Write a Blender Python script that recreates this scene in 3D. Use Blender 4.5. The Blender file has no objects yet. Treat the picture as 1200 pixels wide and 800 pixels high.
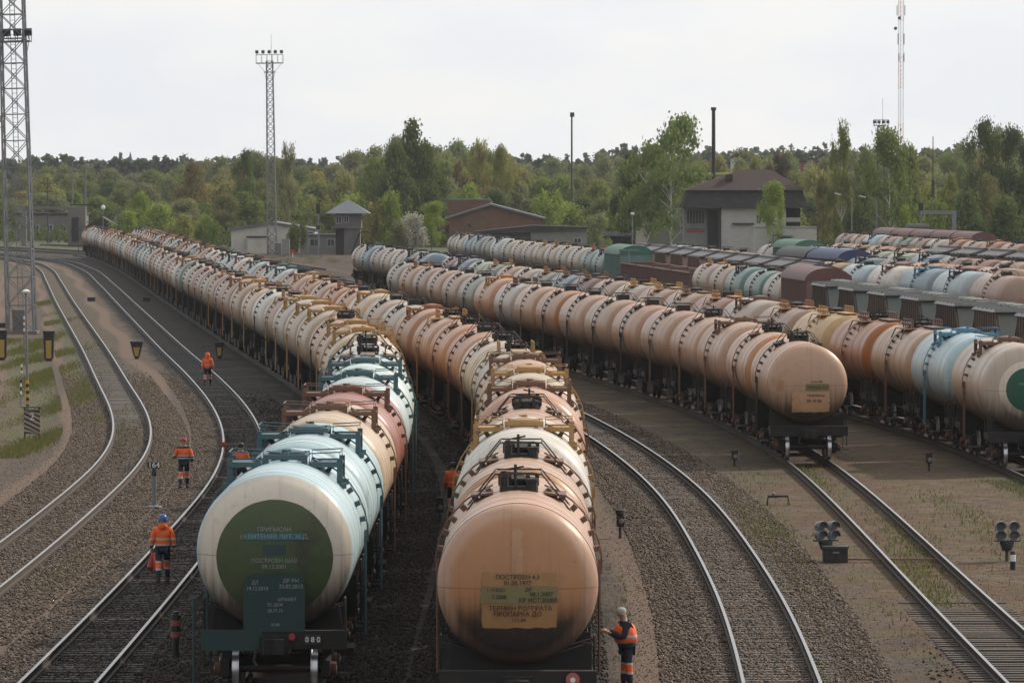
import bpy, math, random
import numpy as np
from mathutils import Vector, Matrix

# ------------------------------------------------------------------ camera, sky, sun, exposure
sc = bpy.context.scene
F_PX, EYE, YH = 5900.0, 10.2, 221.0          # focal length in photo pixels, eye height over the rail heads, horizon row
cam_data = bpy.data.cameras.new('camera'); cam = bpy.data.objects.new('camera', cam_data)
sc.collection.objects.link(cam); sc.camera = cam
cam.location = (0, 0, EYE)
cam.rotation_euler = (math.radians(90) - math.atan((400 - YH) / F_PX), 0, 0)
cam_data.sensor_width = 36; cam_data.lens = 36 * F_PX / 1200
cam_data.clip_start = 1; cam_data.clip_end = 12000
cam_data.dof.use_dof = True; cam_data.dof.focus_distance = 165; cam_data.dof.aperture_fstop = 7.1

SUN = Vector((0.70, 0.52, 0.0)).normalized() * math.cos(math.radians(36)) + Vector((0, 0, math.sin(math.radians(36))))
w = bpy.data.worlds.new('World'); sc.world = w; w.use_nodes = True
nt = w.node_tree; nt.nodes.clear()
def N(t, ty, **k):
    n = t.nodes.new(ty)
    for a, b in k.items(): setattr(n, a, b)
    return n
out = N(nt, 'ShaderNodeOutputWorld'); bg = N(nt, 'ShaderNodeBackground'); bg.inputs[1].default_value = 0.121
sky = N(nt, 'ShaderNodeTexSky', sky_type='NISHITA', sun_disc=False)
sky.sun_elevation = math.radians(36); sky.sun_rotation = math.atan2(SUN.x, SUN.y); sky.air_density = 1.3; sky.dust_density = 3
tc = N(nt, 'ShaderNodeTexCoord'); mp = N(nt, 'ShaderNodeMapping'); mp.inputs['Scale'].default_value = (1, 1, 2.6)
nz = N(nt, 'ShaderNodeTexNoise'); nz.inputs['Scale'].default_value = 17; nz.inputs['Detail'].default_value = 6; nz.inputs['Roughness'].default_value = .55
rp = N(nt, 'ShaderNodeValToRGB'); rp.color_ramp.elements[0].position = .38; rp.color_ramp.elements[0].color = (7.7, 7.95, 8.35, 1)
rp.color_ramp.elements[1].position = .64; rp.color_ramp.elements[1].color = (8.55, 8.5, 8.4, 1)
mx = N(nt, 'ShaderNodeMix', data_type='RGBA'); mx.inputs[0].default_value = .93
nt.links.new(tc.outputs['Generated'], mp.inputs[0]); nt.links.new(mp.outputs[0], nz.inputs[0]); nt.links.new(nz.outputs[0], rp.inputs[0])
nt.links.new(sky.outputs[0], mx.inputs[6]); nt.links.new(rp.outputs[0], mx.inputs[7])
sx = N(nt, 'ShaderNodeVectorMath', operation='DOT_PRODUCT'); sx.inputs[1].default_value = (SUN.x, SUN.y, 0.15); nt.links.new(tc.outputs['Generated'], sx.inputs[0])
mr = N(nt, 'ShaderNodeMapRange'); mr.inputs[1].default_value = -.8; mr.inputs[2].default_value = .5; mr.inputs[3].default_value = .62; mr.inputs[4].default_value = 1.0; nt.links.new(sx.outputs['Value'], mr.inputs[0])
sk = N(nt, 'ShaderNodeVectorMath', operation='SCALE'); nt.links.new(mx.outputs[2], sk.inputs[0]); nt.links.new(mr.outputs[0], sk.inputs['Scale'])
nt.links.new(sk.outputs[0], bg.inputs[0]); nt.links.new(bg.outputs[0], out.inputs[0])
sd = bpy.data.lights.new('sun', 'SUN'); so = bpy.data.objects.new('sun', sd); sc.collection.objects.link(so)
sd.energy = 3.7; sd.angle = math.radians(2.5); sd.color = (1.0, .90, .78)
so.rotation_euler = (-SUN).to_track_quat('-Z', 'Y').to_euler()
sc.view_settings.view_transform = 'Standard'; sc.view_settings.look = 'None'; sc.view_settings.gamma = 1; sc.view_settings.exposure = 0
sc.cycles.max_bounces = 6; sc.cycles.diffuse_bounces = 2; sc.cycles.glossy_bounces = 2; sc.cycles.transmission_bounces = 3
sc.cycles.transparent_max_bounces = 6; sc.cycles.volume_bounces = 0; sc.cycles.caustics_reflective = False; sc.cycles.caustics_refractive = False

R = random.Random(7)
rng = np.random.default_rng(11)
C = sc.collection

# ------------------------------------------------------------------ helpers
def at(px, py, z=-.2):
    """the point of height z seen at photo pixel (px, py)"""
    d = F_PX * (EYE - z) / (py - YH)
    return Vector(((px - 600) * d / F_PX, d, z))
def atd(px, d, z=-.2): return Vector(((px - 600) * d / F_PX, d, z))
def zat(py, d): return EYE - (py - YH) * d / F_PX

def tag(o, label=None, cat=None, group=None, kind=None):
    for k, v in (('label', label), ('category', cat), ('group', group), ('kind', kind)):
        if v: o[k] = v
    return o
def empty(name, loc=(0, 0, 0), rz=0.0, label=None, cat=None, group=None):
    o = bpy.data.objects.new(name, None); C.objects.link(o); o.location = loc; o.rotation_euler = (0, 0, rz)
    return tag(o, label, cat, group)

class MB:
    def __init__(s): s.v = []; s.f = []; s.m = []; s.n = 0
    def add(s, vs, fs, mi=0):
        b = s.n; s.v.extend([tuple(p) for p in vs]); s.n += len(vs)
        for f in fs: s.f.append(tuple(b + i for i in f)); s.m.append(mi)
        return s
    def box(s, c, d, rot=None, mi=0):
        x, y, z = d[0] / 2, d[1] / 2, d[2] / 2
        vs = [Vector((i * x, j * y, k * z)) for i in (-1, 1) for j in (-1, 1) for k in (-1, 1)]
        if rot is not None: vs = [rot @ p for p in vs]
        vs = [p + Vector(c) for p in vs]
        return s.add(vs, [(0, 1, 3, 2), (4, 6, 7, 5), (0, 4, 5, 1), (2, 3, 7, 6), (0, 2, 6, 4), (1, 5, 7, 3)], mi)
    def b2(s, a, b, mi=0):
        return s.box([(a[i] + b[i]) / 2 for i in range(3)], [abs(b[i] - a[i]) for i in range(3)], None, mi)
    def tube(s, pts, r, n=6, cap=True, mi=0):
        pts = [Vector(p) for p in pts]; rs = r if isinstance(r, (list, tuple)) else [r] * len(pts)
        rings = []
        for i, p in enumerate(pts):
            t = (pts[min(i + 1, len(pts) - 1)] - pts[max(i - 1, 0)]).normalized()
            u = t.cross(Vector((0, 0, 1)))
            if u.length < .05: u = t.cross(Vector((0, 1, 0)))
            u.normalize(); v = t.cross(u)
            rings.append([p + (u * math.cos(2 * math.pi * k / n) + v * math.sin(2 * math.pi * k / n)) * rs[i] for k in range(n)])
        vs = [q for rg in rings for q in rg]; fs = []
        for i in range(len(pts) - 1):
            for k in range(n): fs.append((i * n + k, i * n + (k + 1) % n, (i + 1) * n + (k + 1) % n, (i + 1) * n + k))
        if cap: fs.append(tuple(reversed(range(n)))); fs.append(tuple((len(pts) - 1) * n + k for k in range(n)))
        return s.add(vs, fs, mi)
    def bar(s, a, b, w, h=None, mi=0):
        a = Vector(a); b = Vector(b); t = b - a; L = t.length; h = h or w
        q = t.to_track_quat('Y', 'Z').to_matrix()
        return s.box((a + b) / 2, (w, L, h), q, mi)
    def lathe(s, prof, n=32, axis='Y', c=(0, 0, 0), mi=0):
        """prof: (radius, position along the axis)"""
        vs = []; fs = []
        for r, y in prof:
            for k in range(n):
                a = 2 * math.pi * k / n; p, q = r * math.cos(a), r * math.sin(a)
                vs.append({'Y': (c[0] + p, c[1] + y, c[2] + q), 'Z': (c[0] + p, c[1] + q, c[2] + y), 'X': (c[0] + y, c[1] + p, c[2] + q)}[axis])
        for i in range(len(prof) - 1):
            for k in range(n): fs.append((i * n + k, (i + 1) * n + k, (i + 1) * n + (k + 1) % n, i * n + (k + 1) % n))
        fs.append(tuple(range(n))); fs.append(tuple((len(prof) - 1) * n + k for k in reversed(range(n))))
        return s.add(vs, fs, mi)
    def prism(s, poly, a, b, plane='XZ', mi=0):
        n = len(poly)
        def P(u, v, t): return {'XZ': (u, t, v), 'YZ': (t, u, v), 'XY': (u, v, t)}[plane]
        vs = [P(u, v, a) for u, v in poly] + [P(u, v, b) for u, v in poly]
        fs = [tuple(range(n)), tuple(reversed(range(n, 2 * n)))] + [(i, i + n, (i + 1) % n + n, (i + 1) % n) for i in range(n)]
        return s.add(vs, fs, mi)
    def mesh(s, name, smooth=None, fix=True):
        me = bpy.data.meshes.new(name); me.from_pydata(s.v, [], s.f)
        me.polygons.foreach_set('material_index', s.m)
        if fix:
            import bmesh
            bm = bmesh.new(); bm.from_mesh(me); bmesh.ops.recalc_face_normals(bm, faces=bm.faces); bm.to_mesh(me); bm.free()
        if smooth is not None:
            me.shade_smooth(); me.set_sharp_from_angle(angle=math.radians(smooth))
        me.update(); return me
    def build(s, name, mats, parent=None, smooth=None, loc=(0, 0, 0), rz=0.0, fix=True):
        me = s.mesh(name, smooth, fix)
        for m in (mats if isinstance(mats, (list, tuple)) else [mats]): me.materials.append(m)
        o = bpy.data.objects.new(name, me); C.objects.link(o); o.location = loc; o.rotation_euler = (0, 0, rz)
        if parent: o.parent = parent
        return o

def link_copy(o, parent=None):
    c = o.copy(); C.objects.link(c); c.parent = parent
    return c
def copy_tree(o, parent=None):
    c = link_copy(o, parent)
    for ch in KIDS.get(o.name, []) if o.name in KIDS else list(o.children): copy_tree(ch, c)
    return c
KIDS = {}

# ------------------------------------------------------------------ materials
MATS = {}
class G:
    """small node graph helper"""
    def __init__(s, name):
        s.m = bpy.data.materials.new(name); s.m.use_nodes = True; s.t = s.m.node_tree; s.t.nodes.clear()
        s.o = N(s.t, 'ShaderNodeOutputMaterial'); s.p = N(s.t, 'ShaderNodeBsdfPrincipled'); s.L(s.p.outputs[0], s.o.inputs[0])
    def L(s, a, b): s.t.links.new(a, b)
    def n(s, ty, **k): return N(s.t, ty, **k)
    def val(s, sock, v):
        if hasattr(v, 'is_linked') or isinstance(v, bpy.types.NodeSocket): s.L(v, sock)
        else: sock.default_value = v
    def math(s, op, a, b=0.0, c=None, clamp=False):
        n = s.n('ShaderNodeMath', operation=op, use_clamp=clamp); s.val(n.inputs[0], a); s.val(n.inputs[1], b)
        if c is not None: s.val(n.inputs[2], c)
        return n.outputs[0]
    def mix(s, f, a, b, mode='MIX'):
        n = s.n('ShaderNodeMix', data_type='RGBA', blend_type=mode); s.val(n.inputs[0], f)
        s.val(n.inputs[6], a if not isinstance(a, tuple) else (*a[:3], 1)); s.val(n.inputs[7], b if not isinstance(b, tuple) else (*b[:3], 1))
        return n.outputs[2]
    def noise(s, vec, scale, detail=4, rough=.55, dist=0.0):
        n = s.n('ShaderNodeTexNoise'); s.val(n.inputs['Scale'], scale); n.inputs['Detail'].default_value = detail
        n.inputs['Roughness'].default_value = rough; n.inputs['Distortion'].default_value = dist
        if vec is not None: s.L(vec, n.inputs['Vector'])
        return n.outputs[0]
    def ramp(s, v, a, b):
        n = s.n('ShaderNodeMapRange', interpolation_type='SMOOTHSTEP'); s.val(n.inputs[0], v); n.inputs[1].default_value = a; n.inputs[2].default_value = b
        return n.outputs[0]
    def coords(s, kind='Object', scale=None, off=None):
        v = s.n('ShaderNodeTexCoord').outputs[kind]
        if scale or off is not None:
            m = s.n('ShaderNodeMapping'); s.L(v, m.inputs[0])
            if scale: m.inputs['Scale'].default_value = scale
            if off is not None: s.L(off, m.inputs['Location'])
            v = m.outputs[0]
        return v
    def world(s, scale=None):
        v = s.n('ShaderNodeNewGeometry').outputs['Position']
        if scale:
            m = s.n('ShaderNodeMapping'); s.L(v, m.inputs[0]); m.inputs['Scale'].default_value = scale; v = m.outputs[0]
        return v
    def xyz(s, v):
        n = s.n('ShaderNodeSeparateXYZ'); s.L(v, n.inputs[0]); return n.outputs
    def bump(s, h, strength=.3, dist=.02):
        n = s.n('ShaderNodeBump'); n.inputs['Strength'].default_value = strength; n.inputs['Distance'].default_value = dist
        s.L(h, n.inputs['Height']); s.L(n.outputs[0], s.p.inputs['Normal'])
    def done(s, col=None, rough=.6, metal=0.0, spec=None):
        if col is not None: s.val(s.p.inputs['Base Color'], col if not isinstance(col, tuple) else (*col[:3], 1))
        s.val(s.p.inputs['Roughness'], rough); s.val(s.p.inputs['Metallic'], metal)
        if spec is not None: s.p.inputs['Specular IOR Level'].default_value = spec
        return s.m

def plain(name, col, rough=.65, metal=0.0, var=.25, scale=3.0, dirt=(.10, .07, .05), da=.35, bump=0.0, world=False):
    """weathered single-colour surface"""
    if name in MATS: return MATS[name]
    g = G(name); v = g.world() if world else g.coords()
    n1 = g.noise(v, scale, 5, .6); n2 = g.noise(v, scale * 4.3, 4, .6)
    c = g.mix(g.math('MULTIPLY', g.ramp(n1, .45, .75), da), col, dirt)
    k = g.math('ADD', g.math('MULTIPLY', n2, var * 2), 1 - var)
    hs = g.n('ShaderNodeHueSaturation'); g.L(k, hs.inputs['Value']); g.L(c, hs.inputs['Color'])
    if bump: g.bump(n2, bump, .03)
    MATS[name] = g.done(hs.outputs[0], rough, metal); return MATS[name]

def tank_paint():
    g = G('weathered tank paint'); oi = g.n('ShaderNodeObjectInfo'); col = oi.outputs['Color']; amt = oi.outputs['Alpha']; rnd = oi.outputs['Random']
    off = g.n('ShaderNodeCombineXYZ'); r50 = g.math('MULTIPLY', rnd, 57.0); g.L(r50, off.inputs[0]); g.L(g.math('MULTIPLY', rnd, 31.0), off.inputs[1]); g.L(r50, off.inputs[2])
    v = g.coords('Object'); x, y, z = g.xyz(v)
    # rings of repainted / dusty plate, changing along the barrel
    rv = g.n('ShaderNodeCombineXYZ'); g.L(g.math('ADD', g.math('MULTIPLY', y, .55), r50), rv.inputs[1])
    ring = g.noise(rv.outputs[0], 1.0, 2, .5)
    c = g.mix(g.math('MULTIPLY', g.ramp(ring, .50, .60), .50), col, g.mix(.5, col, (.42, .33, .29)))
    ring2 = g.noise(rv.outputs[0], 2.3, 2, .5)
    warm = g.n('ShaderNodeHueSaturation'); warm.inputs['Saturation'].default_value = 1.45; warm.inputs['Value'].default_value = .86; g.L(col, warm.inputs['Color'])
    c = g.mix(g.math('MULTIPLY', g.ramp(ring2, .54, .62), .7), c, warm.outputs[0])
    # blotches and runs following the barrel downwards
    bv = g.coords('Object', (1, 1, 1), off.outputs[0]); blot = g.noise(bv, 1.1, 6, .62)
    k = g.math('ADD', g.math('MULTIPLY', blot, .36), .82)
    hd = g.math('GREATER_THAN', g.math('ABSOLUTE', y), 4.76); yx = g.math('ADD', g.math('MULTIPLY', y, g.math('SUBTRACT', 1.0, hd)), g.math('MULTIPLY', x, hd))
    sc_ = g.n('ShaderNodeCombineXYZ'); g.L(g.math('MULTIPLY', g.math('MULTIPLY', x, .55), g.math('SUBTRACT', 1.0, hd)), sc_.inputs[0]); g.L(g.math('ADD', g.math('MULTIPLY', yx, 6.0), r50), sc_.inputs[1]); g.L(g.math('MULTIPLY', z, .22), sc_.inputs[2]); sv = sc_.outputs[0]; streak = g.noise(sv, 1.6, 5, .65)
    c = g.mix(g.math('MULTIPLY', g.ramp(streak, .50, .70), g.math('SUBTRACT', .62, g.math('MULTIPLY', hd, .42))), c, (.16, .085, .050))
    c = g.mix(g.math('MULTIPLY', g.ramp(blot, .54, .72), .45), c, (.20, .12, .08))
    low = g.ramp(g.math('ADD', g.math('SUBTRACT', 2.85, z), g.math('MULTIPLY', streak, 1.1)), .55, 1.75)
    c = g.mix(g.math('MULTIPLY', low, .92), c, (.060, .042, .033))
    # oil spilt from the hatch down both flanks
    band = g.math('ADD', g.math('ABSOLUTE', y), g.math('MULTIPLY', g.math('SUBTRACT', streak, .5), 1.1))
    oil = g.math('MULTIPLY', g.math('SUBTRACT', 1.0, g.ramp(band, .22, .62)), amt)
    c = g.mix(oil, c, (.022, .020, .019))
    # welds
    for yy in (1.62, 3.35, 4.72):
        ln = g.math('LESS_THAN', g.math('ABSOLUTE', g.math('SUBTRACT', g.math('ABSOLUTE', y), yy)), .016)
        c = g.mix(g.math('MULTIPLY', ln, .62), c, (.07, .05, .04))
    seam = g.math('MULTIPLY', hd, g.math('LESS_THAN', g.math('ABSOLUTE', g.math('SUBTRACT', z, 2.80)), .009)); c = g.mix(g.math('MULTIPLY', seam, .5), c, (.08, .05, .035))
    chip = g.noise(bv, 14, 3, .6); c = g.mix(g.math('MULTIPLY', g.ramp(chip, .68, .72), .55), c, (.11, .06, .04))
    hs = g.n('ShaderNodeHueSaturation'); g.L(k, hs.inputs['Value']); g.L(c, hs.inputs['Color'])
    g.bump(blot, .22, .06)
    rough = g.math('ADD', g.math('MULTIPLY', blot, .30), .25)
    return g.done(hs.outputs[0], rough, 0, .32)
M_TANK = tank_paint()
def obj_paint(name, dirt=(.10, .06, .04), da=.6, rough=.6, scale=2.0):
    g = G(name); oi = g.n('ShaderNodeObjectInfo'); off = g.n('ShaderNodeCombineXYZ'); g.L(g.math('MULTIPLY', oi.outputs['Random'], 40.0), off.inputs[0])
    v = g.coords('Object', (1, 1, 1), off.outputs[0]); n1 = g.noise(v, scale, 6, .65)
    c = g.mix(g.math('MULTIPLY', g.ramp(n1, .48, .68), da), oi.outputs['Color'], dirt)
    hs = g.n('ShaderNodeHueSaturation'); g.L(g.math('ADD', g.math('MULTIPLY', n1, .5), .75), hs.inputs['Value']); g.L(c, hs.inputs['Color'])
    return g.done(hs.outputs[0], rough)
M_FIT = obj_paint('weathered fittings paint', scale=5.0)
M_CAR = obj_paint('weathered wagon body paint', scale=.9, da=.45)
M_FRAME = plain('sooty black underframe', (.014, .012, .011), .8, 0, .4, 3, (.05, .034, .025), .4)
M_WHEEL = plain('dull wheel steel', (.06, .05, .045), .5, .5, .3, 6)
M_TREAD = plain('polished wheel tread', (.55, .55, .57), .3, .9, .1, 6, da=.1)
M_OILY = plain('oil black fittings', (.012, .011, .010), .55, 0, .3, 9, (.07, .035, .02), .4)
M_RUSTFIT = plain('rusty brown iron', (.17, .085, .045), .8, 0, .4, 6, (.05, .03, .02), .6)
M_GALV = plain('dull galvanised steel', (.20, .21, .225), .55, .35, .2, 3, (.13, .11, .09), .3)
M_DARKSTEEL = plain('dark painted steel', (.045, .05, .052), .6, .1, .3, 3)
def solid(name, col, rough=.6, metal=0.0):
    if name in MATS: return MATS[name]
    return plain(name, col, rough, metal, .12, 5, (.12, .10, .08), .22)
def two_side(g, col, tr=.35):
    d = g.n('ShaderNodeBsdfDiffuse'); t = g.n('ShaderNodeBsdfTranslucent'); m = g.n('ShaderNodeMixShader'); m.inputs[0].default_value = tr
    g.L(col, d.inputs[0]); g.L(col, t.inputs[0]); g.L(d.outputs[0], m.inputs[1]); g.L(t.outputs[0], m.inputs[2]); g.L(m.outputs[0], g.o.inputs[0])
    g.t.nodes.remove(g.p); return g.m
def leaf_mat():
    g = G('tree leaves'); oi = g.n('ShaderNodeObjectInfo'); v = g.coords(); n1 = g.noise(v, 5, 3, .6); n2 = g.noise(v, 26, 3, .7)
    hs = g.n('ShaderNodeHueSaturation'); g.L(oi.outputs['Color'], hs.inputs['Color'])
    g.L(g.math('ADD', g.math('MULTIPLY', n1, .03), .485), hs.inputs['Hue'])
    g.L(g.math('ADD', g.math('MULTIPLY', g.math('ADD', n1, n2), .85), .18), hs.inputs['Value'])
    return two_side(g, hs.outputs[0])
M_LEAF = leaf_mat()
M_BARK = plain('grey brown bark', (.10, .08, .065), .9, 0, .3, 2, (.04, .035, .03), .6)
M_BIRCH = plain('white birch bark', (.55, .53, .50), .8, 0, .15, 3, (.05, .045, .04), .75)

# ------------------------------------------------------------------ the tracks' plan (distance from the bridge, sideways position)
PLAN = {
 'T0': [(60,-14.1),(165,-14.2),(190,-14.7),(210,-15.8),(228,-17.3),(261,-20.6),(315,-26),(386,-33.3),(459,-40.8),(560,-51),(640,-59.3),(700,-67),(752,-77),(830,-93)],
 'T1': [(60,-9.55),(150,-9.45),(180,-9.8),(205,-10.9),(231,-12.8),(269,-16.3),(317,-21.2),(374,-26.9),(442,-33.7),(542,-43.7),(640,-54),(720,-65),(771,-76),(830,-89)],
 'A': [(60,-4.78),(112,-4.80),(165,-4.8),(190,-5.4),(221,-7.0),(254,-9.8),(285,-12.9),(320,-16.6),(360,-20.7),(454,-30.3),(523,-37.3),(677,-53.4),(750,-62),(800,-70),(860,-82)],
 'B': [(60,.0),(93,.10),(112,.2),(130,.35),(175,.45),(200,-.6),(224,-2.2),(254,-4.9),(285,-8),(323,-11.9),(360,-15.6),(421,-21.9),(486,-28.6),(539,-34),(616,-41.8),(750,-55.4),(830,-65)],
 'T4': [(60,4.6),(80,5.0),(104,5.6),(120,5.95),(143,6.0),(165,5.85),(185,5.2),(210,3.9),(250,.8),(285,-2.5),(323,-6.3),(400,-14),(500,-24),(750,-49.6)],
 'C': [(60,11.0),(125,11.1),(170,11.3),(189,11.2),(205,10.8),(224,9.8),(248,7.7),(281,4.3),(320,.2),(367,-4.8),(401,-8.4),(500,-18.5),(750,-44)],
 'D': [(100,20.2),(184,18.9),(198,18.5),(210,17.8),(230,16.0),(250,14.1),(268,12.2),(295,9.5),(320,7.0),(349,3.9),(379,.7),(406,-2),(437,-5.4),(493,-11.5),(539,-16.5),(750,-38)],
 'F': [(200,29.3),(256,25.3),(282,23.7),(300,22.4),(334,20.2),(384,17.0),(397,16.1),(440,12.7),(486,8.9),(515,6.3),(539,4.0),(595,-1.5),(651,-7.0),(760,-18)],
}
PLAN['G'] = [(d, x + 5.3) for d, x in PLAN['F']]
def lin(d0, x0, d1, x1):
    s = (x1 - x0) / (d1 - d0); return [(d, x0 + s * (d - d0)) for d in range(220, 801, 20)]
PLAN['G2'] = [(d, x + 11.2) for d, x in PLAN['F']]
PLAN['R1'] = lin(397, 26.3, 338, 33.6)
PLAN['R2'] = lin(440, 27.2, 367, 37)
PLAN['R3'] = lin(530, 27.3, 401, 41)
PLAN['R5'] = lin(539, 35.6, 435, 45.3)
PLAN['R7'] = lin(664, 43.2, 531, 54)
PLAN['R8'] = lin(700, 47.2, 560, 60)
for k in ('G2',): del PLAN[k]
PATH = {}
def smooth_path(pts, step=2.0):
    p = np.array(pts, float); d = np.arange(p[0, 0], p[-1, 0], step)
    # monotone-ish cubic then gaussian smoothing
    m = np.gradient(p[:, 1], p[:, 0]); i = np.clip(np.searchsorted(p[:, 0], d) - 1, 0, len(p) - 2)
    h = p[i + 1, 0] - p[i, 0]; t = (d - p[i, 0]) / h
    x = (2*t**3-3*t**2+1)*p[i,1] + (t**3-2*t**2+t)*h*m[i] + (-2*t**3+3*t**2)*p[i+1,1] + (t**3-t**2)*h*m[i+1]
    k = np.exp(-.5 * (np.arange(-15, 16) / 5.0) ** 2); k /= k.sum()
    lo = 2 * x[0] - x[15:0:-1]; hi = 2 * x[-1] - x[-2:-17:-1]
    return d, np.convolve(np.concatenate([lo, x, hi]), k, 'valid')
for k, p in PLAN.items(): PATH[k] = smooth_path(p)
def X(k, d): return float(np.interp(d, PATH[k][0], PATH[k][1]))

# ------------------------------------------------------------------ ground: one sheet; its UV is (metres right of the second track, distance)
def ground_mat():
    g = G('yard ground'); uv = g.n('ShaderNodeUVMap'); uv.uv_map = 'yard'; U, D, _ = g.xyz(uv.outputs[0])
    wv = g.world(); X_, Y_, Z_ = g.xyz(wv)
    wob = g.noise(wv, .22, 4, .6); wob2 = g.noise(wv, 1.3, 5, .65); fine = g.noise(wv, 9, 5, .7)
    Uw = g.math('ADD', U, g.math('MULTIPLY', g.math('SUBTRACT', wob, .5), 2.0)); Uw = g.math('ADD', Uw, g.math('MULTIPLY', g.math('SUBTRACT', wob2, .5), 1.1))
    def band(a, b, s=.35, src=Uw):
        return g.math('MULTIPLY', g.ramp(src, a - s, a + s), g.math('SUBTRACT', 1.0, g.ramp(src, b - s, b + s)))
    def dr(a, b, s=12): return g.math('MULTIPLY', g.ramp(D, a - s, a + s), g.math('SUBTRACT', 1.0, g.ramp(D, b - s, b + s)))
    def union(*a):
        r = a[0]
        for q in a[1:]: r = g.math('MAXIMUM', r, q)
        return r
    # loose dirt everywhere
    dirt = g.mix(g.ramp(wob2, .35, .65), (.118, .076, .050), (.064, .042, .029)); dirt = g.mix(g.math('MULTIPLY', g.ramp(fine, .55, .75), .4), dirt, (.16, .125, .10))
    # gravel: every stone its own tone
    vo = g.n('ShaderNodeTexVoronoi', feature='F1'); g.L(g.world((1, .55, 1)), vo.inputs['Vector']); vo.inputs['Scale'].default_value = 11
    cr = g.xyz(vo.outputs['Color'])[0]; gr = g.mix(cr, (.030, .022, .017), (.118, .090, .069)); gr = g.mix(g.math('MULTIPLY', g.ramp(wob, .45, .7), .5), gr, (.085, .058, .042))
    dark = g.mix(cr, (.009, .008, .007), (.038, .031, .027)); dark = g.mix(g.math('MULTIPLY', g.ramp(wob2, .45, .62), .7), dark, (.060, .042, .032)); dark = g.mix(g.math('MULTIPLY', g.ramp(g.noise(wv, .5, 5, .65), .52, .62), .7), dark, (.010, .009, .009))
    mid = g.mix(.45, gr, dark)
    moss = g.mix(g.noise(wv, 2.2, 4, .7), (.055, .066, .024), (.105, .085, .038)); grass = g.mix(wob2, (.050, .072, .022), (.095, .105, .040))
    rust = g.mix(wob2, (.105, .050, .018), (.052, .034, .018))
    c = dirt
    c = g.mix(g.math('MULTIPLY', union(band(-9.0, -1.9), band(11.4, 14.0), band(16.4, 18.6)), 1.0), c, gr)
    c = g.mix(union(band(13.6, 17.0, .25)), c, mid)
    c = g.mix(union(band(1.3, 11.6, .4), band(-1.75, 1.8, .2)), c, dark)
    c = g.mix(g.math('MULTIPLY', band(17.6, 19.5, .5), g.math('SUBTRACT', 1.0, g.ramp(D, 112, 124))), c, mid)
    # under the trains and along the old sidings
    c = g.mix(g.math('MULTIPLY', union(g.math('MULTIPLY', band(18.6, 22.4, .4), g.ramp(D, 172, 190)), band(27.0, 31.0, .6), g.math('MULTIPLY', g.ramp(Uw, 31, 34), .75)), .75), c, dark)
    # rusty moss and weeds
    sp = g.math('MULTIPLY', g.ramp(wob2, .38, .50), g.math('MULTIPLY', g.ramp(g.noise(wv, .30, 3, .6), .40, .52), union(band(17.8, 24.5), g.math('MULTIPLY', band(24.5, 27.5), .6))))
    c = g.mix(g.math('MULTIPLY', sp, .85), c, rust)
    sp2 = g.math('MULTIPLY', g.ramp(g.noise(wv, .6, 5, .7), .49, .57), union(band(17.8, 22.4), band(-6.4, -3.2), band(12.2, 13.3), band(21.5, 28.0)))
    c = g.mix(g.math('MULTIPLY', sp2, .55), c, moss)
    # trodden paths
    wv2 = g.math('ADD', U, g.math('MULTIPLY', g.math('SINE', g.math('MULTIPLY', D, .085)), .28)); wv2 = g.math('ADD', wv2, g.math('MULTIPLY', g.math('SUBTRACT', wob2, .5), .7))
    path = g.mix(fine, (.150, .102, .073), (.105, .072, .052))
    c = g.mix(union(band(-3.2, -2.3, .2, wv2), band(12.0, 12.9, .2, wv2), band(-7.7, -7.0, .2, wv2), band(-11.6, -10.9, .2, wv2)), c, path)
    # turf on the left island
    gm = g.math('MULTIPLY', union(g.math('MULTIPLY', band(-10.6, -8.2, .25), dr(205, 345, 14)), g.math('MULTIPLY', band(-6.95, -6.2, .2), dr(225, 480)), g.math('MULTIPLY', g.math('SUBTRACT', 1.0, g.ramp(Uw, -13.5, -12.3)), .8), g.math('MULTIPLY', g.ramp(D, 560, 640), band(-60, -9))), g.ramp(g.noise(wv, .8, 4, .7), .42, .58))
    c = g.mix(g.math('MULTIPLY', gm, .9), c, grass)
    far = g.math('MAXIMUM', g.ramp(D, 800, 860), g.ramp(U, 80, 100)); c = g.mix(far, c, g.mix(wob, (.060, .075, .030), (.085, .090, .045)))
    g.bump(g.math('ADD', g.math('MULTIPLY', vo.outputs['Distance'], -.8), fine), .55, .045)
    return g.done(c, .92, 0, .25)
us = [-3000, -1200, -500, -200, -80, -40, -20] + [x * .5 for x in range(-28, 90)] + [50, 60, 80, 120, 200, 400, 900, 1800, 4000]
ds = [20, 60, 80] + list(range(90, 300, 2)) + list(range(300, 860, 10)) + [900, 1000, 1200, 1500, 2000, 3000, 4500]
vs = []; uvs = []
for d in ds:
    for u in us:
        dd = min(d, 829); x = X('T1', dd) + u
        vs.append((x, d, -.25 - (0.0 if d < 900 else 0))); uvs.append((u, d))
nu = len(us); fs = [(j * nu + i, j * nu + i + 1, (j + 1) * nu + i + 1, (j + 1) * nu + i) for j in range(len(ds) - 1) for i in range(nu - 1)]
me = bpy.data.meshes.new('ground'); me.from_pydata(vs, [], fs); uvl = me.uv_layers.new(name='yard')
li = np.empty(len(me.loops), int); me.loops.foreach_get('vertex_index', li); uvl.data.foreach_set('uv', np.array(uvs, float)[li].ravel())
me.materials.append(ground_mat()); o = bpy.data.objects.new('ground', me); C.objects.link(o); tag(o, kind='structure')

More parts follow.
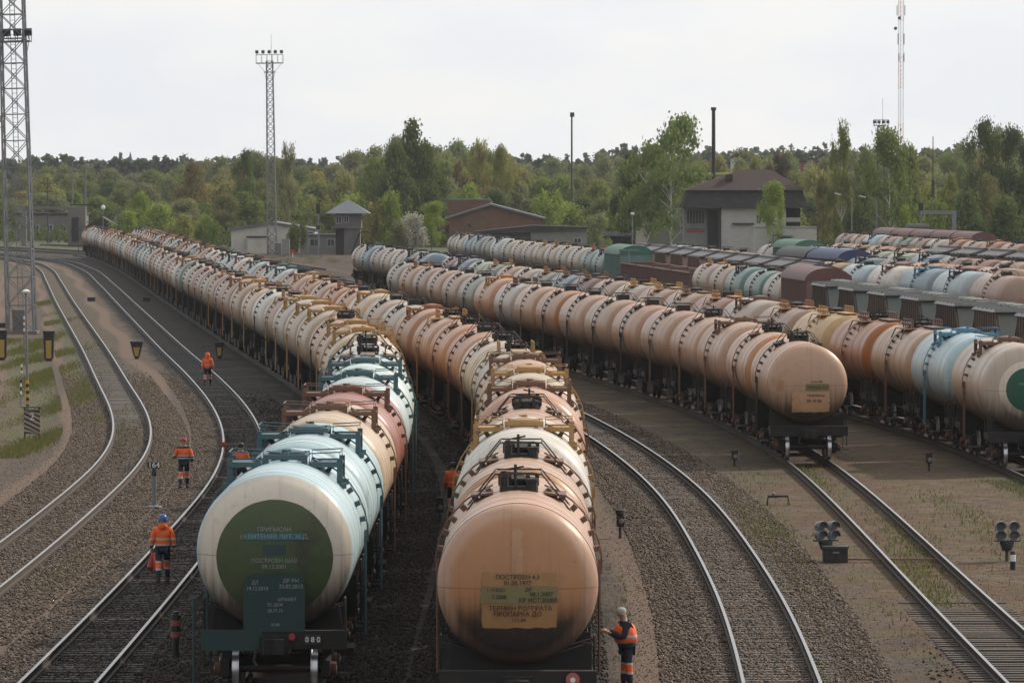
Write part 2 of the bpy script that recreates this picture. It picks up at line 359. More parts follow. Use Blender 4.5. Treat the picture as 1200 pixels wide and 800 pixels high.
# ------------------------------------------------------------------ rails and sleepers
M_RAIL = plain('rusty rail sides', (.030, .023, .019), .7, .2, .3, 4)
M_RAILB = plain('pale rusty rail sides', (.060, .044, .034), .75, .1, .3, 4)
M_HEAD = plain('polished rail head', (.36, .355, .35), .42, .95, .1, 3, (.25, .2, .17), .3)
M_HEADD = plain('dull rail head', (.30, .29, .29), .45, .8, .15, 3, (.12, .08, .06), .5)
M_SLEEP = plain('grey concrete sleepers', (.115, .10, .088), .9, 0, .3, 2, (.045, .038, .032), .7)
M_SLEEPC = plain('old timber sleepers', (.075, .060, .050), .9, 0, .3, 2, (.03, .025, .02), .7)
M_SLEEPD = plain('oily dark sleepers', (.038, .033, .029), .8, 0, .3, 2, (.02, .018, .016), .6)
def heading(k, d): return (X(k, d + 2) - X(k, d - 2)) / 4
def track(k, d0, d1, sleepers_to, shiny=True, sl=M_SLEEP, side=M_RAIL, top=-.19, d_sl=None):
    prof = [(-.037, 0), (.037, 0), (.037, -.035), (.01, -.05), (.01, -.15), (.07, -.165), (.07, -.235), (-.07, -.235), (-.07, -.165), (-.01, -.15), (-.01, -.05), (-.037, -.035)]
    dd = np.arange(d0, d1, 3.0); mb = MB(); n = len(prof)
    for s in (-.797, .797):
        base = mb.n; V = []
        for d in dd:
            h = heading(k, d); c = 1 / math.sqrt(1 + h * h); nx, ny = c, -h * c
            for u, z in prof: V.append((X(k, d) + (s + u) * nx, d + (s + u) * ny, z))
        Fs = []
        for i in range(len(dd) - 1):
            for q in range(n): Fs.append((i * n + q, (i + 1) * n + q, (i + 1) * n + (q + 1) % n, i * n + (q + 1) % n))
        mb.add(V, Fs)
        for q in range(len(Fs)):
            if q % n == 0: mb.m[len(mb.m) - len(Fs) + q] = 1
    o = mb.build('railway_track', [side, M_HEAD if shiny else M_HEADD], None, 40); tag(o, kind='structure')
    if sleepers_to:
        mb = MB(); d = d_sl or d0
        while d < sleepers_to:
            h = heading(k, d); mb.box((X(k, d) + R.uniform(-.02, .02), d, top - .05 + R.uniform(-.012, .004) - (.045 * max(0, (d - 108) / 20) * R.uniform(.5, 1.3) if k == 'C' else 0)), (2.7, .25, .1), Matrix.Rotation(-math.atan(h) + R.uniform(-.01, .01), 3, 'Z')); d += .55 + R.uniform(-.01, .01)
        # plates and clips under the rails
        s_ = mb.build('sleepers', [sl], o, fix=False)
        s_['kind'] = 'stuff'
track('T0', 110, 820, 330, True, M_SLEEP, M_RAILB, -.237)
track('T1', 85, 820, 330, True, M_SLEEPD, M_RAIL, -.222)
track('A', 85, 790, 0, False); track('B', 80, 790, 0, False)
track('T4', 90, 745, 330, True, M_SLEEP, M_RAIL, -.226)
track('C', 95, 745, 128, True, M_SLEEPC, M_RAIL, -.20)
track('D', 120, 740, 0, False)
for k in ('F', 'G', 'R1', 'R2', 'R3', 'R5', 'R7'): track(k, PLAN[k][0][0] + 4, min(PLAN[k][-1][0], 740) - 6, 0, False)
# far ladder tracks swinging away to the left behind the wagons
PATH['L1'] = smooth_path([(700, -46), (740, -54), (790, -66), (830, -79), (880, -100), (930, -128)])
PATH['L2'] = smooth_path([(690, -40), (760, -53), (820, -68), (880, -88), (940, -115)])
PATH['L3'] = smooth_path([(640, -24), (720, -36), (800, -50), (860, -64), (940, -90)])
track('L1', 704, 920, 0); track('L2', 694, 930, 0); track('L3', 644, 930, 0)

# loose ballast stones along the near tracks
def stones(name, zones, dens, mat, lo=.022, hi=.05, z0=-.245):
    P = []
    for k, a, b, d0, d1 in zones:
        n = int((b - a) * (d1 - d0) * dens); u = rng.uniform(a, b, n); d = d0 + (d1 - d0) * rng.uniform(0, 1, n)
        x = np.interp(d, PATH[k][0], PATH[k][1]) + u; keep = (np.abs(x) < d * .106 + .5) & (rng.uniform(0, 1, n) < np.clip((d1 - d) / 70, 0, 1)) & (np.abs(u - (a + b) / 2) + rng.uniform(-.35, .1, n) < (b - a) / 2)
        P.append(np.stack([x[keep], d[keep]], 1))
    P = np.concatenate(P); n = len(P); s = rng.uniform(lo, hi, n) * rng.uniform(.8, 1.25, n)
    base = np.array([(1, 0, 0), (0, 1, 0), (-1, 0, 0), (0, -1, 0), (0, 0, 1), (0, 0, -.6)], float)
    V = base[None] * rng.uniform(.7, 1.3, (n, 6, 1)); V[:, :, 2] *= .85
    a = rng.uniform(0, 6.28, n); tl = rng.normal(0, .35, n)
    ca, sa = np.cos(a), np.sin(a); ct, st = np.cos(tl), np.sin(tl)
    Y2 = V[:, :, 1] * ct[:, None] - V[:, :, 2] * st[:, None]; Z2 = V[:, :, 1] * st[:, None] + V[:, :, 2] * ct[:, None]
    X3 = V[:, :, 0] * ca[:, None] - Y2 * sa[:, None]; Y3 = V[:, :, 0] * sa[:, None] + Y2 * ca[:, None]
    W = np.stack([X3 * s[:, None] + P[:, None, 0], Y3 * s[:, None] + P[:, None, 1], Z2 * s[:, None] + z0 + s[:, None] * .35], 2).reshape(-1, 3)
    tri = np.array([(0, 1, 4), (1, 2, 4), (2, 3, 4), (3, 0, 4), (1, 0, 5), (2, 1, 5), (3, 2, 5), (0, 3, 5)])
    Fc = (tri[None] + 6 * np.arange(n)[:, None, None]).reshape(-1, 3)
    me = bpy.data.meshes.new(name); me.vertices.add(len(W)); me.vertices.foreach_set('co', W.ravel())
    me.loops.add(Fc.size); me.loops.foreach_set('vertex_index', Fc.ravel()); me.polygons.add(len(Fc)); me.polygons.foreach_set('loop_start', np.arange(0, Fc.size, 3)); me.update(calc_edges=True)
    me.materials.append(mat); o = bpy.data.objects.new(name, me); C.objects.link(o); tag(o, kind='stuff'); return o
def stone_mat(name, a, b):
    g = G(name); ge = g.n('ShaderNodeNewGeometry'); c = g.mix(ge.outputs['Random Per Island'], a, b)
    n = g.noise(ge.outputs['Position'], .5, 3, .6); c = g.mix(g.math('MULTIPLY', g.ramp(n, .5, .7), .4), c, (.10, .065, .045)); return g.done(c, .85, 0, .3)
tag(stones('gravel', [('T0', -2.6, -.88, 140, 290), ('T0', .88, 2.4, 115, 290), ('T1', -2.1, -.88, 100, 290), ('T4', -2.5, -.88, 98, 260), ('T4', .88, 2.5, 98, 260), ('T4', -.72, .72, 98, 230), ('T0', -.7, .7, 120, 230)], 85, stone_mat('pale ballast stones', (.032, .024, .018), (.215, .168, .130))), 'loose grey ballast stones beside the empty tracks', 'gravel')
tag(stones('dark_gravel', [('T1', -.7, .7, 100, 260), ('T1', .88, 2.7, 100, 260), ('A', -2.6, -1.0, 95, 230), ('A', 1.0, 2.5, 95, 230), ('B', -2.4, -1.0, 90, 230), ('C', -2.2, -1.0, 98, 118), ('B', 1.0, 1.9, 98, 215)], 70, stone_mat('sooty ballast stones', (.010, .009, .008), (.070, .056, .047))), 'oily dark ballast stones beside the loaded trains', 'gravel')
tag(stones('dirt_clods', [('C', -3.4, 4.2, 98, 190), ('T0', -6, -2, 140, 260), ('T0', -.6, .6, 130, 250), ('D', -4.5, -1.5, 120, 200), ('T4', -3.7, -2.1, 98, 190), ('T4', -3.2, -2.1, 98, 190), ('T4', -2.9, -2.1, 98, 190)], 16, stone_mat('earth clods', (.09, .062, .045), (.21, .155, .115)), .008, .026), 'scattered clods and pebbles on the trodden dirt', 'pebbles')

# grass tufts
def tufts(zones, dens, name='grass', hh=(.05, .17)):
    P = []
    for k, a, b, d0, d1, dn in zones:
        n = int((b - a) * (d1 - d0) * dens * dn); u = rng.uniform(a, b, n); d = rng.uniform(d0, d1, n); P.append(np.stack([np.interp(d, PATH[k][0], PATH[k][1]) + u, d], 1))
    P = np.concatenate(P)
    f = np.sin(P[:, 0] * 1.9 + 1.3 * np.sin(P[:, 1] * .07)) + np.sin(P[:, 1] * .10 + 1.7 * np.sin(P[:, 0] * .8)) + rng.normal(0, .7, len(P)); P = P[f + rng.normal(0, .6, len(P)) > 1.2]
    n = len(P); h = rng.uniform(*hh, n); a = rng.uniform(0, 6.28, n); wd = rng.uniform(.012, .03, n); ln = rng.uniform(0, .7, n) * h
    c, s = np.cos(a), np.sin(a); b = rng.uniform(0, 6.28, n)
    W = np.stack([np.stack([P[:, 0] - c * wd, P[:, 1] - s * wd, np.full(n, -.25)], 1), np.stack([P[:, 0] + c * wd, P[:, 1] + s * wd, np.full(n, -.25)], 1), np.stack([P[:, 0] + np.cos(b) * ln, P[:, 1] + np.sin(b) * ln, -.25 + h], 1)], 1).reshape(-1, 3)
    me = bpy.data.meshes.new(name); me.from_pydata(W.tolist(), [], np.arange(3 * n).reshape(-1, 3).tolist())
    g = G('grass blades'); ge = g.n('ShaderNodeNewGeometry'); cc = g.mix(ge.outputs['Random Per Island'], (.080, .105, .030), (.190, .175, .075)); me.materials.append(two_side(g, cc, .4))
    o = bpy.data.objects.new(name, me); C.objects.link(o); return tag(o, 'short tufted grass and weeds on the ground between the tracks', 'grass', kind='stuff')
tufts([('T0', -6.2, -3.0, 195, 350, 1), ('T0', -2.6, -1.2, 225, 480, .6), ('T0', -14, -8, 230, 420, .45), ('T0', -.6, .6, 130, 420, .12), ('T0', 1.2, 2.4, 130, 300, .07), ('C', -3.2, -1.5, 110, 190, .10), ('C', -.7, .7, 125, 190, .3), ('C', 1.0, 2.2, 125, 200, .28), ('C', -4.2, -2.0, 150, 185, .6), ('C', -4.6, -3.4, 100, 150, .12), ('C', 2.2, 7, 140, 175, .12), ('C', 5.0, 7.5, 140, 180, .4), ('B', 1.6, 2.6, 98, 160, .25)], 190)
# far verges: taller grass behind the yard
tufts([('L3', -4, 14, 700, 860, 1)], 6, 'verge_grass', (.2, .5))

# ------------------------------------------------------------------ wagons
COL = dict(peach=(.53, .325, .212), orange=(.54, .275, .145), pink=(.43, .285, .215), cream=(.62, .50, .36), white=(.70, .67, .61), paleblue=(.42, .60, .64), iceblue=(.58, .70, .70),
           blue=(.17, .31, .38), teal=(.10, .26, .25), beige=(.52, .46, .37), grey=(.36, .34, .31), greygreen=(.22, .29, .24), palegreen=(.42, .54, .40), ochre=(.52, .34, .12), red=(.32, .13, .10),
           maroon=(.135, .058, .055), tan=(.46, .32, .22), brown=(.30, .19, .14), green=(.045, .15, .10), navy=(.03, .05, .13), dark=(.030, .034, .034), rust=(.38, .17, .09), steel=(.20, .20, .21))
FIT = dict(teal=(.045, .10, .12), ochre=(.38, .225, .085), brown=(.15, .08, .05), dark=(.03, .028, .026), blue=(.08, .22, .30), rust=(.30, .13, .05))
CN = dict(peach='peach', orange='orange', pink='dusty pink', cream='cream', white='off-white', paleblue='pale blue', iceblue='ice blue', blue='blue', teal='teal', beige='beige', grey='grey', greygreen='grey-green',
          palegreen='pale green', ochre='ochre', red='faded red', maroon='maroon', tan='tan', brown='brown', green='green', navy='navy blue', dark='dark grey', rust='rusty orange', steel='steel grey')
ZC = 2.85
def head_prof(Rr, half, h, n=9):
    return [(Rr * math.sin(math.pi / 2 * i / n) , -half + -h * math.cos(math.pi / 2 * i / n) ** .9) for i in range(1, n + 1)]
def tank_mesh(Rr, half, h, seg=48, rich=True):
    mb = MB(); p = [(.02, -half - h)] + head_prof(Rr, half, h, 9 if rich else 5)
    if rich:
        for yy in (-4.72, -3.35, -1.62, 1.62, 3.35, 4.72): p += [(Rr, yy - .04), (Rr + .012, yy), (Rr, yy + .04)]
    p = sorted([q for q in p if q[1] <= 0 or abs(q[1]) < half], key=lambda q: q[1]); p += [(r, -y) for r, y in reversed([(.02, -half - h)] + head_prof(Rr, half, h, 9 if rich else 5))]
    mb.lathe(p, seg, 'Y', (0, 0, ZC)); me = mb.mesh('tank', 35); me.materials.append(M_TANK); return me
def underframe_mesh(rich=True, L=5.4, platform=False):
    mb = MB(); mb.b2((-.28, -L, .78), (.28, L, 1.12))
    for s in (-1, 1):
        mb.b2((-1.46, s * L - .12, .93), (1.46, s * L + .12, 1.30)); mb.b2((-1.35, s * 3.9 - .2, .80), (1.35, s * 3.9 + .2, 1.22))
        # cradles under the barrel
        for yy in (s * 3.75, s * 4.55):
            mb.prism([(-1.38, 1.2), (1.38, 1.2), (1.38, 1.75), (.95, 1.62), (.5, 1.42), (-.5, 1.42), (-.95, 1.62), (-1.38, 1.75)], yy - .06, yy + .06)
        for t in (-1, 1): mb.b2((t * 1.22, s * L, 1.0), (t * 1.40, s * 3.6, 1.22)); 
    if rich:
        mb.b2((-.55, -1.2, .45), (.1, -.5, .85)); mb.lathe([(.17, -.45), (.17, .45)], 12, 'X', (.2, .6, .72)); mb.tube([(-1.3, -2.4, .62), (1.3, -2.4, .62)], .03)
        mb.tube([(.75, -5.0, .9), (.75, 5.0, .9)], .03); mb.b2((-1.45, -.6, .35), (-1.1, .6, .5)); mb.b2((1.1, -.6, .35), (1.45, .6, .5))
        for s in (-1, 1):
            for t in (-1, 1):
                mb.tube([(t * 1.42, s * 5.40, .55), (t * 1.42, s * 5.40, 1.95), (t * 1.42, s * 5.05, 1.95), (t * 1.42, s * 5.05, 1.2)], .022)
                mb.b2((t * 1.28, s * 5.28, .40), (t * 1.50, s * 5.44, .44)); mb.tube([(t * 1.28, s * 5.36, .42), (t * 1.28, s * 5.36, .95)], .015)
                mb.bar((t * 1.35, s * 4.9, 1.15), (t * 1.25, s * 4.9, 1.78), .08)
    me = mb.mesh('underframe'); me.materials.append(M_FRAME); return me
def bogie_mesh(rich=True):
    mb = MB()
    for t in (-1, 1):
        mb.prism([(-1.25, .34), (-1.25, .66), (-.7, .66), (-.45, .82), (.45, .82), (.7, .66), (1.25, .66), (1.25, .34), (.62, .50), (.42, .22), (-.42, .22), (-.62, .50)], t * 1.02 - .09, t * 1.02 + .09, 'YZ')
        if rich:
            for y in (-.925, .925): mb.lathe([(.14, -.08), (.14, .08)], 10, 'X', (t * 1.15, y, .475), 1); mb.lathe([(.06, -.012), (.06, .012)], 8, 'X', (t * 1.245, y, .475), 2)
            for y in (-.14, 0, .14): mb.lathe([(.07, .26), (.07, .52)], 8, 'Z', (t * 1.02, y, 0))
    mb.b2((-1.1, -.18, .42), (1.1, .18, .70)); me = mb.mesh('bogie', 40)
    for m in (M_FRAME, M_RUSTFIT, M_TREAD): me.materials.append(m)
    return me
def wheelset_mesh(n=24):
    mb = MB(); mb.lathe([(.08, -1.0), (.08, 1.0)], 8, 'X', (0, 0, .475))
    for t in (-1, 1):
        a = t * .727; b = t * .745; c = t * .865
        mb.lathe([(.505, a), (.505, b), (.478, b + t * .01), (.474, c)], n, 'X', (0, 0, .475), 0)
        for q in range(len(mb.m) - 3 * n - 2, len(mb.m) - 2): mb.m[q] = 1
        mb.m[-1] = mb.m[-2] = 0
    me = mb.mesh('wheelset', 30); me.materials.append(M_WHEEL); me.materials.append(M_TREAD); return me
def coupler_mesh():
    mb = MB(); mb.b2((-.12, 5.4, .92), (.12, 5.85, 1.10)); mb.prism([(-.2, 5.8), (.12, 5.8), (.22, 5.95), (.18, 6.02), (.02, 5.95), (-.06, 6.0), (-.22, 6.02)], .86, 1.16, 'XY'); mb.b2((-.3, 5.53, .82), (.3, 5.6, 1.2))
    mb.tube([(.35, 5.5, .95), (.4, 5.75, .7), (.3, 5.98, .62)], .03)
    me = mb.mesh('coupler'); me.materials.append(M_FRAME); return me
def ladder_mesh(Rr, t, steps=8):
    mb = MB(); x = t * (Rr + .08)
    for y in (-.2, .2): mb.tube([(x, y, .75), (x, y, ZC + .1)], .028, 5)
    for i in range(steps): z = .8 + i * (ZC - .75) / steps; mb.bar((x, -.2, z), (x, .2, z), .03)
    # climbing irons following the shell up to the top
    for a in (22, 33, 44, 55, 66, 78):
        s, c = math.sin(math.radians(a)), math.cos(math.radians(a)); q = Matrix.Rotation(t * math.radians(a), 3, 'Y')
        mb.box((t * (Rr + .055) * s, 0, ZC + (Rr + .055) * c), (.10, .34, .13), q)
    pts = [(t * (Rr + .13) * math.sin(math.radians(a)), .2, ZC + (Rr + .13) * math.cos(math.radians(a))) for a in range(18, 96, 11)]
    mb.tube(pts, .018, 5); me = mb.mesh('ladder'); me.materials.append(M_FIT); return me
def old_hatch(Rr, rich=True):
    top = ZC + Rr; mb = MB(); mb.lathe([(.33, -.05), (.33, .14), (.38, .15), (.38, .20), (.1, .25)], 14 if rich else 8, 'Z', (0, .1, top))
    if rich:
        for k in range(6): a = k * math.pi / 3; mb.b2((.36 * math.cos(a) - .04, .1 + .36 * math.sin(a) - .04, top + .05), (.36 * math.cos(a) + .04, .1 + .36 * math.sin(a) + .04, top + .26))
        mb.lathe([(.09, 0), (.09, .32), (.05, .33), (.05, .42)], 8, 'Z', (-.28, -.5, top - .05)); mb.lathe([(.12, 0), (.12, .2), (.14, .21), (.14, .27)], 8, 'Z', (.26, -.55, top - .05)); mb.bar((-.3, -.5, top + .3), (.3, -.5, top + .32), .04)
        mb.tube([(-.06, -.62, top), (-.06, -.62, top + .5)], .03); mb.tube([(.1, -.62, top + .46), (-.2, -.62, top + .40)], .022); mb.box((0, -.35, top + .02), (.7, .5, .1)); mb.bar((-.36, .1, top + .3), (.36, .12, top + .27), .05)
    else: mb.box((0, -.3, top + .13), (.62, .5, .26))
    me = mb.mesh('hatch', 40); me.materials.append(M_OILY); return me
def new_hatch(Rr, rich=True):
    top = ZC + Rr; mb = MB(); mb.lathe([(.34, -.05), (.34, .12), (.38, .13), (.38, .18), (.05, .24)], 14 if rich else 8, 'Z', (0, .35, top - .02))
    mb.box((0, -.62, top + .09), (.92, .10, .10)); mb.box((0, .95, top + .09), (.92, .10, .10))
    for t in (-1, 1):
        mb.box((t * .41, -.62, top + .0), (.13, .16, .16)); mb.box((t * .43, .16, top + .09), (.07, 1.6, .07))
    if rich: mb.lathe([(.09, 0), (.1, .16), (.06, .18), (.06, .24)], 8, 'Z', (-.02, -.45, top)); mb.tube([(0, -.45, top + .2), (.12, -.45, top + .22)], .02)
    me = mb.mesh('hatch', 40); me.materials.append(M_FIT); return me
def platform_mesh(Rr, t, rich=True):
    top = ZC + Rr; mb = MB(); mb.b2((t * .50, -.78, top - .08), (t * 1.20, .78, top - .04)); mb.b2((t * .50, -.80, top - .12), (t * 1.20, -.74, top - .01)); mb.b2((t * .50, .74, top - .12), (t * 1.20, .80, top - .01))
    xx = 1.17; zz = ZC + math.sqrt(Rr * Rr - xx * xx)
    for y in (-.74, .74): mb.b2((t * 1.10, y - .04, zz - .02), (t * 1.22, y + .04, top + .06)); mb.b2((t * 1.08, y - .09, zz - .06), (t * 1.30, y + .09, zz + .06))
    me = mb.mesh('platform'); me.materials.append(M_FIT); return me
def prail_mesh(Rr, t):
    top = ZC + Rr; mb = MB()
    for y in (-.76, .76): mb.tube([(t * .52, y, top - .04), (t * .52, y, top + .17), (t * 1.16, y, top + .20), (t * 1.16, y, top - .04)], .014, 5)
    mb.tube([(t * 1.18, -.76, top + .20), (t * 1.18, .76, top + .20)], .014, 5); me = mb.mesh('safety_rail'); me.materials.append(M_FIT); return me
def oldrail_mesh(Rr):
    top = ZC + Rr; mb = MB()
    for y in (-.95, .75): mb.tube([(-1.0, y, ZC + math.sqrt(Rr * Rr - 1)), (-.78, y, top - .08), (-.45, y, top + .33), (.45, y, top + .33), (.78, y, top - .08), (1.0, y, ZC + math.sqrt(Rr * Rr - 1))], .018, 5)
    for x in (-.45, .45): mb.tube([(x, -.95, top + .33), (x, .75, top + .33)], .018, 5)
    me = mb.mesh('safety_rail'); me.materials.append(M_OILY); return me
def oldflap_mesh(Rr, t):
    top = ZC + Rr; mb = MB(); mb.box((t * .72, 0, top - .09), (.42, 1.3, .04), Matrix.Rotation(t * .12, 3, 'Y')); mb.bar((t * .72, -.5, top - .1), (t * .75, -.5, top - .28), .05); mb.bar((t * .72, .5, top - .1), (t * .75, .5, top - .28), .05)
    me = mb.mesh('platform'); me.materials.append(M_FIT); return me
WM = dict(bog=bogie_mesh(), bogm=bogie_mesh(False), ws=wheelset_mesh(), cp=coupler_mesh(), ufr=underframe_mesh(), ufm=underframe_mesh(False))
def sub(mesh, loc=(0, 0, 0), rz=0.0, key='', ch=(), name=None): return (name or mesh.name.split('.')[0], mesh, loc, rz, key, ch)
def running_gear(rich, span=3.9, L=5.4):
    r = []
    for s in (-1, 1):
        if rich: r.append(sub(WM['bog'], (0, s * span, 0), 0, '', [sub(WM['ws'], (0, -.925, 0)), sub(WM['ws'], (0, .925, 0))]))
        else: r.append(sub(WM['bogm'], (0, s * span, 0)))
        r.append(sub(WM['cp'], (0, s * (L - 5.4), 0), 0 if s > 0 else math.pi)) if rich else None
    return r
def mid_gear_mesh(span, L):
    """distant running gear: wheels and side frames still built, as one mesh"""
    mb = MB()
    for t in (-1, 1):
        mb.prism([(-1.25, .34), (-1.25, .66), (-.45, .82), (.45, .82), (1.25, .66), (1.25, .34), (.42, .22), (-.42, .22)], t * 1.02 - .09, t * 1.02 + .09, 'YZ')
        for y in (-.925, .925): mb.lathe([(.475, -.06), (.475, .06)], 12, 'X', (t * .79, y, .475))
    mb.b2((-1.1, -.18, .42), (1.1, .18, .7))
    me = mb.mesh('bogie'); me.materials.append(M_FRAME); return me
MIDB = mid_gear_mesh(0, 0)
def midgear(span): return [sub(MIDB, (0, -span, 0)), sub(MIDB, (0, span, 0))]
def tank_spec(new, rich):
    Rr = 1.6 if new else 1.5; half, h = (4.75, .66) if new else (4.72, .60)
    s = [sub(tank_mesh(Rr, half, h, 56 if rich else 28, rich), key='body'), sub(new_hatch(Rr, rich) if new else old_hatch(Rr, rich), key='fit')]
    if new: s += [sub(platform_mesh(Rr, t), key='fit', ch=[sub(prail_mesh(Rr, t), key='fit')] if rich else ()) for t in (-1, 1)]
    else: s += [sub(oldflap_mesh(Rr, t), key='fit') for t in (-1, 1)] + [sub(oldrail_mesh(Rr), key='fit')]
    s += [sub(ladder_mesh(Rr, t), key='fit') for t in (-1, 1)]
    if rich: s += [sub(WM['ufr'])] + running_gear(True)
    else: s += [sub(WM['ufm'])] + midgear(3.9)
    return s
def post_rails(Rr, t):
    top = ZC + Rr; mb = MB()
    for i in range(6): y = -1.25 + i * .5; mb.tube([(t * .62, y, top - .14), (t * .62, y, top + .32)], .028, 5)
    for z in (.12, .32): mb.tube([(t * .62, -1.25, top + z), (t * .62, 1.25, top + z)], .024, 5)
    mb.b2((t * .45, -1.4, top - .10), (t * .95, 1.4, top - .06)); mb.bar((t * .95, -1.3, top - .1), (t * 1.15, -1.3, top - .5), .05); mb.bar((t * .95, 1.3, top - .1), (t * 1.15, 1.3, top - .5), .05)
    me = mb.mesh('safety_rail'); me.materials.append(M_FIT); return me
def walkway(Rr):
    top = ZC + Rr; mb = MB(); mb.b2((-.25, 1.5, top + .04), (.25, 4.6, top + .09)); mb.b2((-.25, -4.6, top + .04), (.25, -1.5, top + .09)); mb.bar((.3, -1.6, top + .065), (.3, 1.6, top + .065), .05); [mb.b2((-.22, y, top - .06), (.22, y + .06, top + .037)) for y in (-4.4, -3, -1.6, 1.6, 3, 4.4)]
    mb.tube([(.25, -4.6, top + .05), (.7, -5.1, 3.4), (1.3, -5.3, 1.3)], .02, 5); me = mb.mesh('walkway'); me.materials.append(M_FIT); return me
def w_spec(rich):
    s = [q for q in tank_spec(False, rich) if q[0] not in ('platform', 'safety_rail')]
    return s + [sub(post_rails(1.5, t), key='fit') for t in (-1, 1)] + [sub(walkway(1.5), key='fit')]
SPEC = {('W', 1): w_spec(True), ('W', 0): w_spec(False), ('N', 1): tank_spec(True, True), ('N', 0): tank_spec(True, False), ('O', 1): tank_spec(False, True), ('O', 0): tank_spec(False, False)}
LEN = {'N': 12.02, 'O': 12.02, 'W': 12.02, 'box': 14.7, 'gon': 13.9, 'hop': 13.2, 'ore': 13.4}
def slatted(mb, x, y0, y1, z0, z1, n, mi=0):
    for i in range(n): y = y0 + (y1 - y0) * (i + .5) / n; mb.b2((x - .05, y - .06, z0), (x + .05, y + .06, z1), mi)
def box_spec():
    L = 6.9; mb = MB(); mb.b2((-1.45, -L, 1.15), (1.45, L, 4.2)); slatted(mb, -1.47, -L, L, 1.2, 4.15, 22); slatted(mb, 1.47, -L, L, 1.2, 4.15, 22)
    body = mb.mesh('body'); body.materials.append(M_CAR)
    pr = [(1.56 * math.cos(math.pi * i / 12), 4.2 + .85 * math.sin(math.pi * i / 12)) for i in range(13)]; mb = MB(); mb.prism(pr, -L - .05, L + .05); rf = mb.mesh('roof', 40); rf.materials.append(M_CAR)
    mb = MB(); mb.b2((-1.58, -1.1, 1.25), (-1.50, 1.1, 3.9)); mb.b2((-1.60, -.05, 1.25), (-1.56, .05, 3.9)); mb.b2((-1.62, -2.4, 3.92), (-1.50, 2.4, 4.02)); dr = mb.mesh('door'); dr.materials.append(M_CAR)
    uf = underframe_mesh(False, 6.9)
    return [sub(body, key='body'), sub(rf, key='fit'), sub(dr, key='body'), sub(uf)] + midgear(5.0)
def gon_spec():
    L = 6.5; mb = MB()
    for t in (-1, 1): mb.b2((t * 1.40, -L, 1.2), (t * 1.46, L, 3.48)); slatted(mb, t * 1.48, -L, L, 1.2, 3.42, 14); mb.b2((t * 1.38, -L, 3.42), (t * 1.56, L, 3.52))
    for s in (-1, 1): mb.b2((-1.40, s * L - .03, 1.2), (1.40, s * L + .03, 3.48)); mb.b2((-1.4, s * L - .08, 3.42), (1.4, s * L + .08, 3.52)); mb.b2((-1.4, s * L - .09, 2.2), (1.4, s * L + .09, 2.34))
    mb.b2((-1.38, -L, 1.2), (1.38, L, 1.3)); b = mb.mesh('body'); b.materials.append(M_CAR)
    return [sub(b, key='body'), sub(underframe_mesh(False, 6.5))] + midgear(4.4)
def hop_spec():
    """covered hopper: ribbed box with sloping end bays and a flat roof with loading hatches"""
    L = 5.6; mb = MB(); mb.b2((-1.5, -3.3, 1.3), (1.5, 3.3, 4.05)); slatted(mb, -1.52, -3.3, 3.3, 1.2, 4.0, 9); slatted(mb, 1.52, -3.3, 3.3, 1.2, 4.0, 9)
    for s in (-1, 1):
        pass
        for t in (-1, 1): mb.bar((t * 1.46, s * 5.5, 1.3), (t * 1.46, s * 3.4, 3.7), .09); mb.b2((t * 1.40, s * 5.6, 1.2), (t * 1.5, s * 5.45, 2.3))
    b = mb.mesh('body'); b.materials.append(M_CAR); ends = []
    for s in (-1, 1): mb = MB(); mb.prism([(s * 3.31, 1.3), (s * 3.31, 4.02), (s * 5.3, 1.9), (s * 5.3, 1.3)], -1.40, 1.40, 'YZ'); e_ = mb.mesh('end_bay'); e_.materials.append(M_CAR); ends.append(e_)
    mb = MB(); mb.prism([(-1.62, 4.03), (-1.5, 4.14), (0, 4.22), (1.5, 4.14), (1.62, 4.03)], -3.55, 3.55)
    for i in range(6): mb.b2((-1.55, -3.4 + i * 1.34, 4.12), (1.55, -3.34 + i * 1.34, 4.25))
    r = mb.mesh('roof'); r.materials.append(M_CAR); mb = MB(); mb.b2((-.35, -3.3, 4.24), (.35, 3.3, 4.29))
    for i in range(3): mb.b2((-.42, -2.7 + i * 2.2, 4.25), (.42, -1.7 + i * 2.2, 4.38))
    h = mb.mesh('roof_hatch'); h.materials.append(M_CAR)
    return [sub(b, key='body'), sub(r, key='fit'), sub(h, key='hat'), sub(ends[0], key='bay'), sub(ends[1], key='bay'), sub(underframe_mesh(False, 5.6))] + midgear(3.9)
def ore_spec():
    L = 6.2; mb = MB(); mb.prism([(-L, 1.3), (-L, 2.6), (-4.6, 4.2), (4.6, 4.2), (L, 2.6), (L, 1.3)], -1.48, 1.48, 'YZ'); slatted(mb, -1.5, -4.4, 4.4, 1.4, 4.15, 9); slatted(mb, 1.5, -4.4, 4.4, 1.4, 4.15, 9)
    b = mb.mesh('body'); b.materials.append(M_CAR); mb = MB(); mb.prism([(-1.6, 4.22), (0, 4.72), (1.6, 4.22)], -4.9, 4.9)
    for i in range(6): mb.b2((-1.6, -4.7 + i * 1.85, 4.2), (1.6, -4.6 + i * 1.85, 4.30))
    mb.b2((-.25, -4.9, 4.66), (.25, 4.9, 4.80)); r = mb.mesh('roof'); r.materials.append(M_CAR)
    return [sub(b, key='body'), sub(r, key='fit'), sub(underframe_mesh(False, 5.9))] + midgear(4.2)
SPEC[('box', 0)] = SPEC[('box', 1)] = box_spec(); SPEC[('gon', 0)] = SPEC[('gon', 1)] = gon_spec(); SPEC[('hop', 0)] = SPEC[('hop', 1)] = hop_spec(); SPEC[('ore', 0)] = SPEC[('ore', 1)] = ore_spec()
